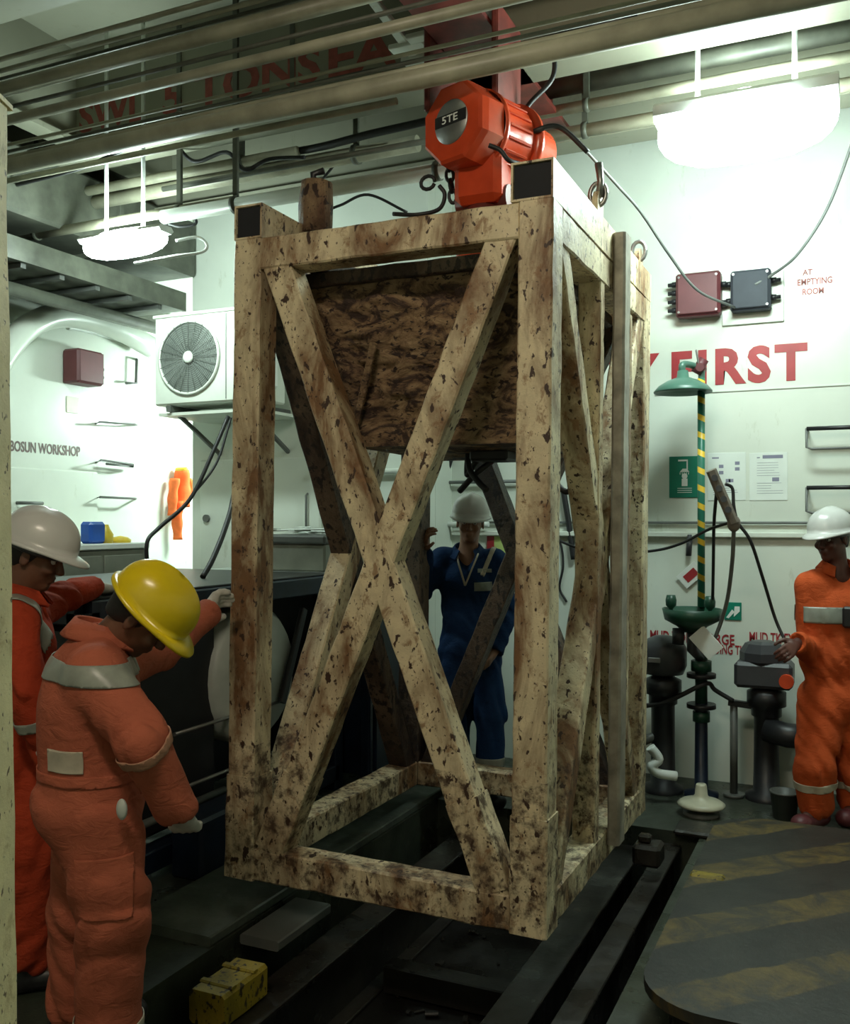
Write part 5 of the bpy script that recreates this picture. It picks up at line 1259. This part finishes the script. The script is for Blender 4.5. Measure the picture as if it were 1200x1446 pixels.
patch(ca, Vector(ia['P']['pel'])+Vector(u)*.125-Vector(f)*.055-Vector(l)*.14, -Vector(l)*.9-Vector(f)*.35, u, .11, .065, .12, 'back_label', 'reflective_pale', pa)
limb_band(ca, ia['P']['kn'][0], ia['P']['an'][0], .80, .90, .14, 'ankle_band', 'reflective_pale', pa)
patch(ca, Vector(ia['P']['hip'][0]).lerp(Vector(ia['P']['kn'][0]), .62)-Vector(l)*.08, -Vector(l), (0, 0, 1), .15, .17, .12, 'thigh_pocket', 'orange_faded', pa, off=.007)
patch(ca, Vector(ia['P']['pel'])+Vector(u)*.065-Vector(l)*.10, -Vector(l), u, .46, .03, .16, 'waist_band', 'orange_faded', pa, off=.003)
MB().ball(J(172, 1143, 2.64), (.018, .012, .03)).build('pocket_rag', 'tank', pa)
# ---- worker in red-orange with white hard hat at far left
aR, aL = onfloor(40, 3.3), onfloor(8, 3.48)
JB = dict(pel=J(26, 1032, 3.36), chest=J(26, 918, 3.36), neck=J(26, 836, 3.36), head=J(50, 783, 3.36), F=cv(.93, .08, -.34), U=cv(.34, 0, .93),
    sh=[J(20, 880, 3.18), J(42, 868, 3.55)], el=[J(40, 985, 3.10), J(90, 842, 3.76)], wr=[J(70, 1070, 3.16), J(130, 829, 3.98)], hd=[J(90, 1100, 3.2), J(160, 832, 4.15)],
    hip=[J(26, 1065, 3.28), J(26, 1065, 3.46)], kn=[J(36, 1200, 3.26), J(18, 1200, 3.48)], an=[aR, aL], toe=[aR+cv(.15, .04, -.06), aL+cv(.15, .06, -.06)])
pb, cb_, ib = person('man in red-orange coverall and white hard hat at far left, leaning on dark skid', JB, 'skin_brown', 'orange_vivid', 'hat_white', gloves='glove_white', seed=2, curls=(.5, .25), palm=(cv(0, 1, 0), cv(0, 0, -1)))
P_ = ib['P']; limb_band(cb_, P_['neck'], P_['sh'][0], .55, .95, .16, 'reflective_band', 'reflective', pb)
limb_band(cb_, P_['el'][0], P_['wr'][0], .3, .45, .12, 'sleeve_band', 'reflective', pb)
# ---- man in blue behind the frame
aR, aL = onfloor(645, 5.62), onfloor(692, 5.5)
JC = dict(pel=J(662, 908, 5.62), chest=J(662, 828, 5.60), neck=J(660, 777, 5.60), head=J(664, 737, 5.56), F=cv(-.10, -.97, -.10), U=cv(.04, -.1, 1),
    sh=[J(626, 791, 5.62), J(700, 794, 5.58)], el=[J(596, 832, 5.58), J(718, 860, 5.6)], wr=[J(600, 775, 5.44), J(700, 918, 5.45)], hd=[J(603, 745, 5.35), J(686, 940, 5.38)],
    hip=[J(645, 925, 5.62), J(682, 925, 5.60)], kn=[J(642, 1012, 5.58), J(692, 1010, 5.52)], an=[aR, aL], toe=[aR+cv(-.02, -.15, -.06), aL+cv(.03, -.15, -.06)])
pc, cc_, ic = person('man in blue coverall and white hard hat looking at the camera from behind the frame', JC, 'skin_tan', 'blue_cloth', 'hat_white', seed=3, curls=(.9, .5), palm=(cv(1, 0, 0), cv(-1, 0, 0)), logo='charcoal', res=.010)
P_ = ic['P']; limb_band(cc_, P_['neck'], P_['sh'][1], .70, .84, .14, 'reflective_band', 'reflective_pale', pc); limb_band(cc_, P_['kn'][1], P_['an'][1], .6, .72, .14, 'ankle_band', 'reflective', pc)
q = Vector(P_['chest']); fq = Vector(ic['fr'])
patch(cc_, q+Vector(ic['lat'])*.09+fq*.10+Vector(ic['up'])*.01, fq, ic['up'], .10, .05, .12, 'name_badge', 'reflective', pc)
patch(cc_, q+Vector(ic['lat'])*.10+fq*.10+Vector(ic['up'])*.10, fq, ic['up'], .08, .022, .12, 'pocket_flap', 'reflective', pc)
MB().tube(spline([P_['neck']-np.array(ic['lat'])*.06+np.array(ic['up'])*.0, P_['neck']-np.array(ic['lat'])*.045+ic['fr']*.11-ic['up']*.06, P_['chest']-ic['lat']*.01+ic['fr']*.142+ic['up']*.02]), .006, 6).tube(spline([P_['neck']+np.array(ic['lat'])*.07+np.array(ic['up'])*.0, P_['neck']+np.array(ic['lat'])*.06+ic['fr']*.11-ic['up']*.04, P_['chest']-ic['lat']*.01+ic['fr']*.142+ic['up']*.02]), .006, 6).build('neck_cord', 'reflective_pale', pc)
# ---- worker in bright orange at the right edge
aR, aL = onfloor(1152, 5.05), onfloor(1206, 5.16)
JD = dict(pel=J(1180, 985, 5.14), chest=J(1180, 868, 5.13), neck=J(1183, 800, 5.13), head=J(1174, 760, 5.12), F=cv(-.82, -.55, -.12), U=cv(-.05, 0, 1),
    sh=[J(1146, 828, 5.12), J(1218, 827, 5.12)], el=[J(1146, 922, 5.10), J(1236, 925, 5.1)], wr=[J(1126, 908, 4.93), J(1235, 985, 4.95)], hd=[J(1110, 922, 4.86), J(1235, 1010, 4.9)],
    hip=[J(1160, 1005, 5.12), J(1200, 1005, 5.16)], kn=[J(1150, 1082, 5.03), J(1206, 1084, 5.13)], an=[aR, aL], toe=[aR+cv(-.12, -.1, -.06), aL+cv(-.1, -.12, -.06)])
pd, cdd, idd = person('man in bright orange coverall and white hard hat at the right edge holding a cable', JD, 'skin_dark', 'orange_bright', 'hat_white', seed=4, stocky=1.15, boots='maroon', curls=(1.0, .6), palm=(cv(.2, 1, -.2), cv(-1, 0, 0)))
P_ = idd['P']; limb_band(cdd, P_['pel'], P_['chest'], .93, 1.12, .21, 'reflective_band', 'reflective', pd); limb_band(cdd, P_['kn'][0], P_['an'][0], .32, .50, .14, 'knee_band', 'reflective_pale', pd)
limb_band(cdd, P_['kn'][1], P_['an'][1], .32, .50, .14, 'knee_band', 'reflective_pale', pd)
q = Vector(P_['chest']); patch(cdd, q+Vector(idd['lat'])*.07+Vector(idd['fr'])*.10+Vector(idd['up'])*.10, idd['fr'], idd['up'], .07, .045, .12, 'chest_badge', 'reflective', pd)
MB().box(tuple(q-Vector((.03, .03, .05))+Vector(idd['fr'])*.155), tuple(q+Vector((.03, .03, .06))+Vector(idd['fr'])*.155), .01).build('radio', 'black', pd)
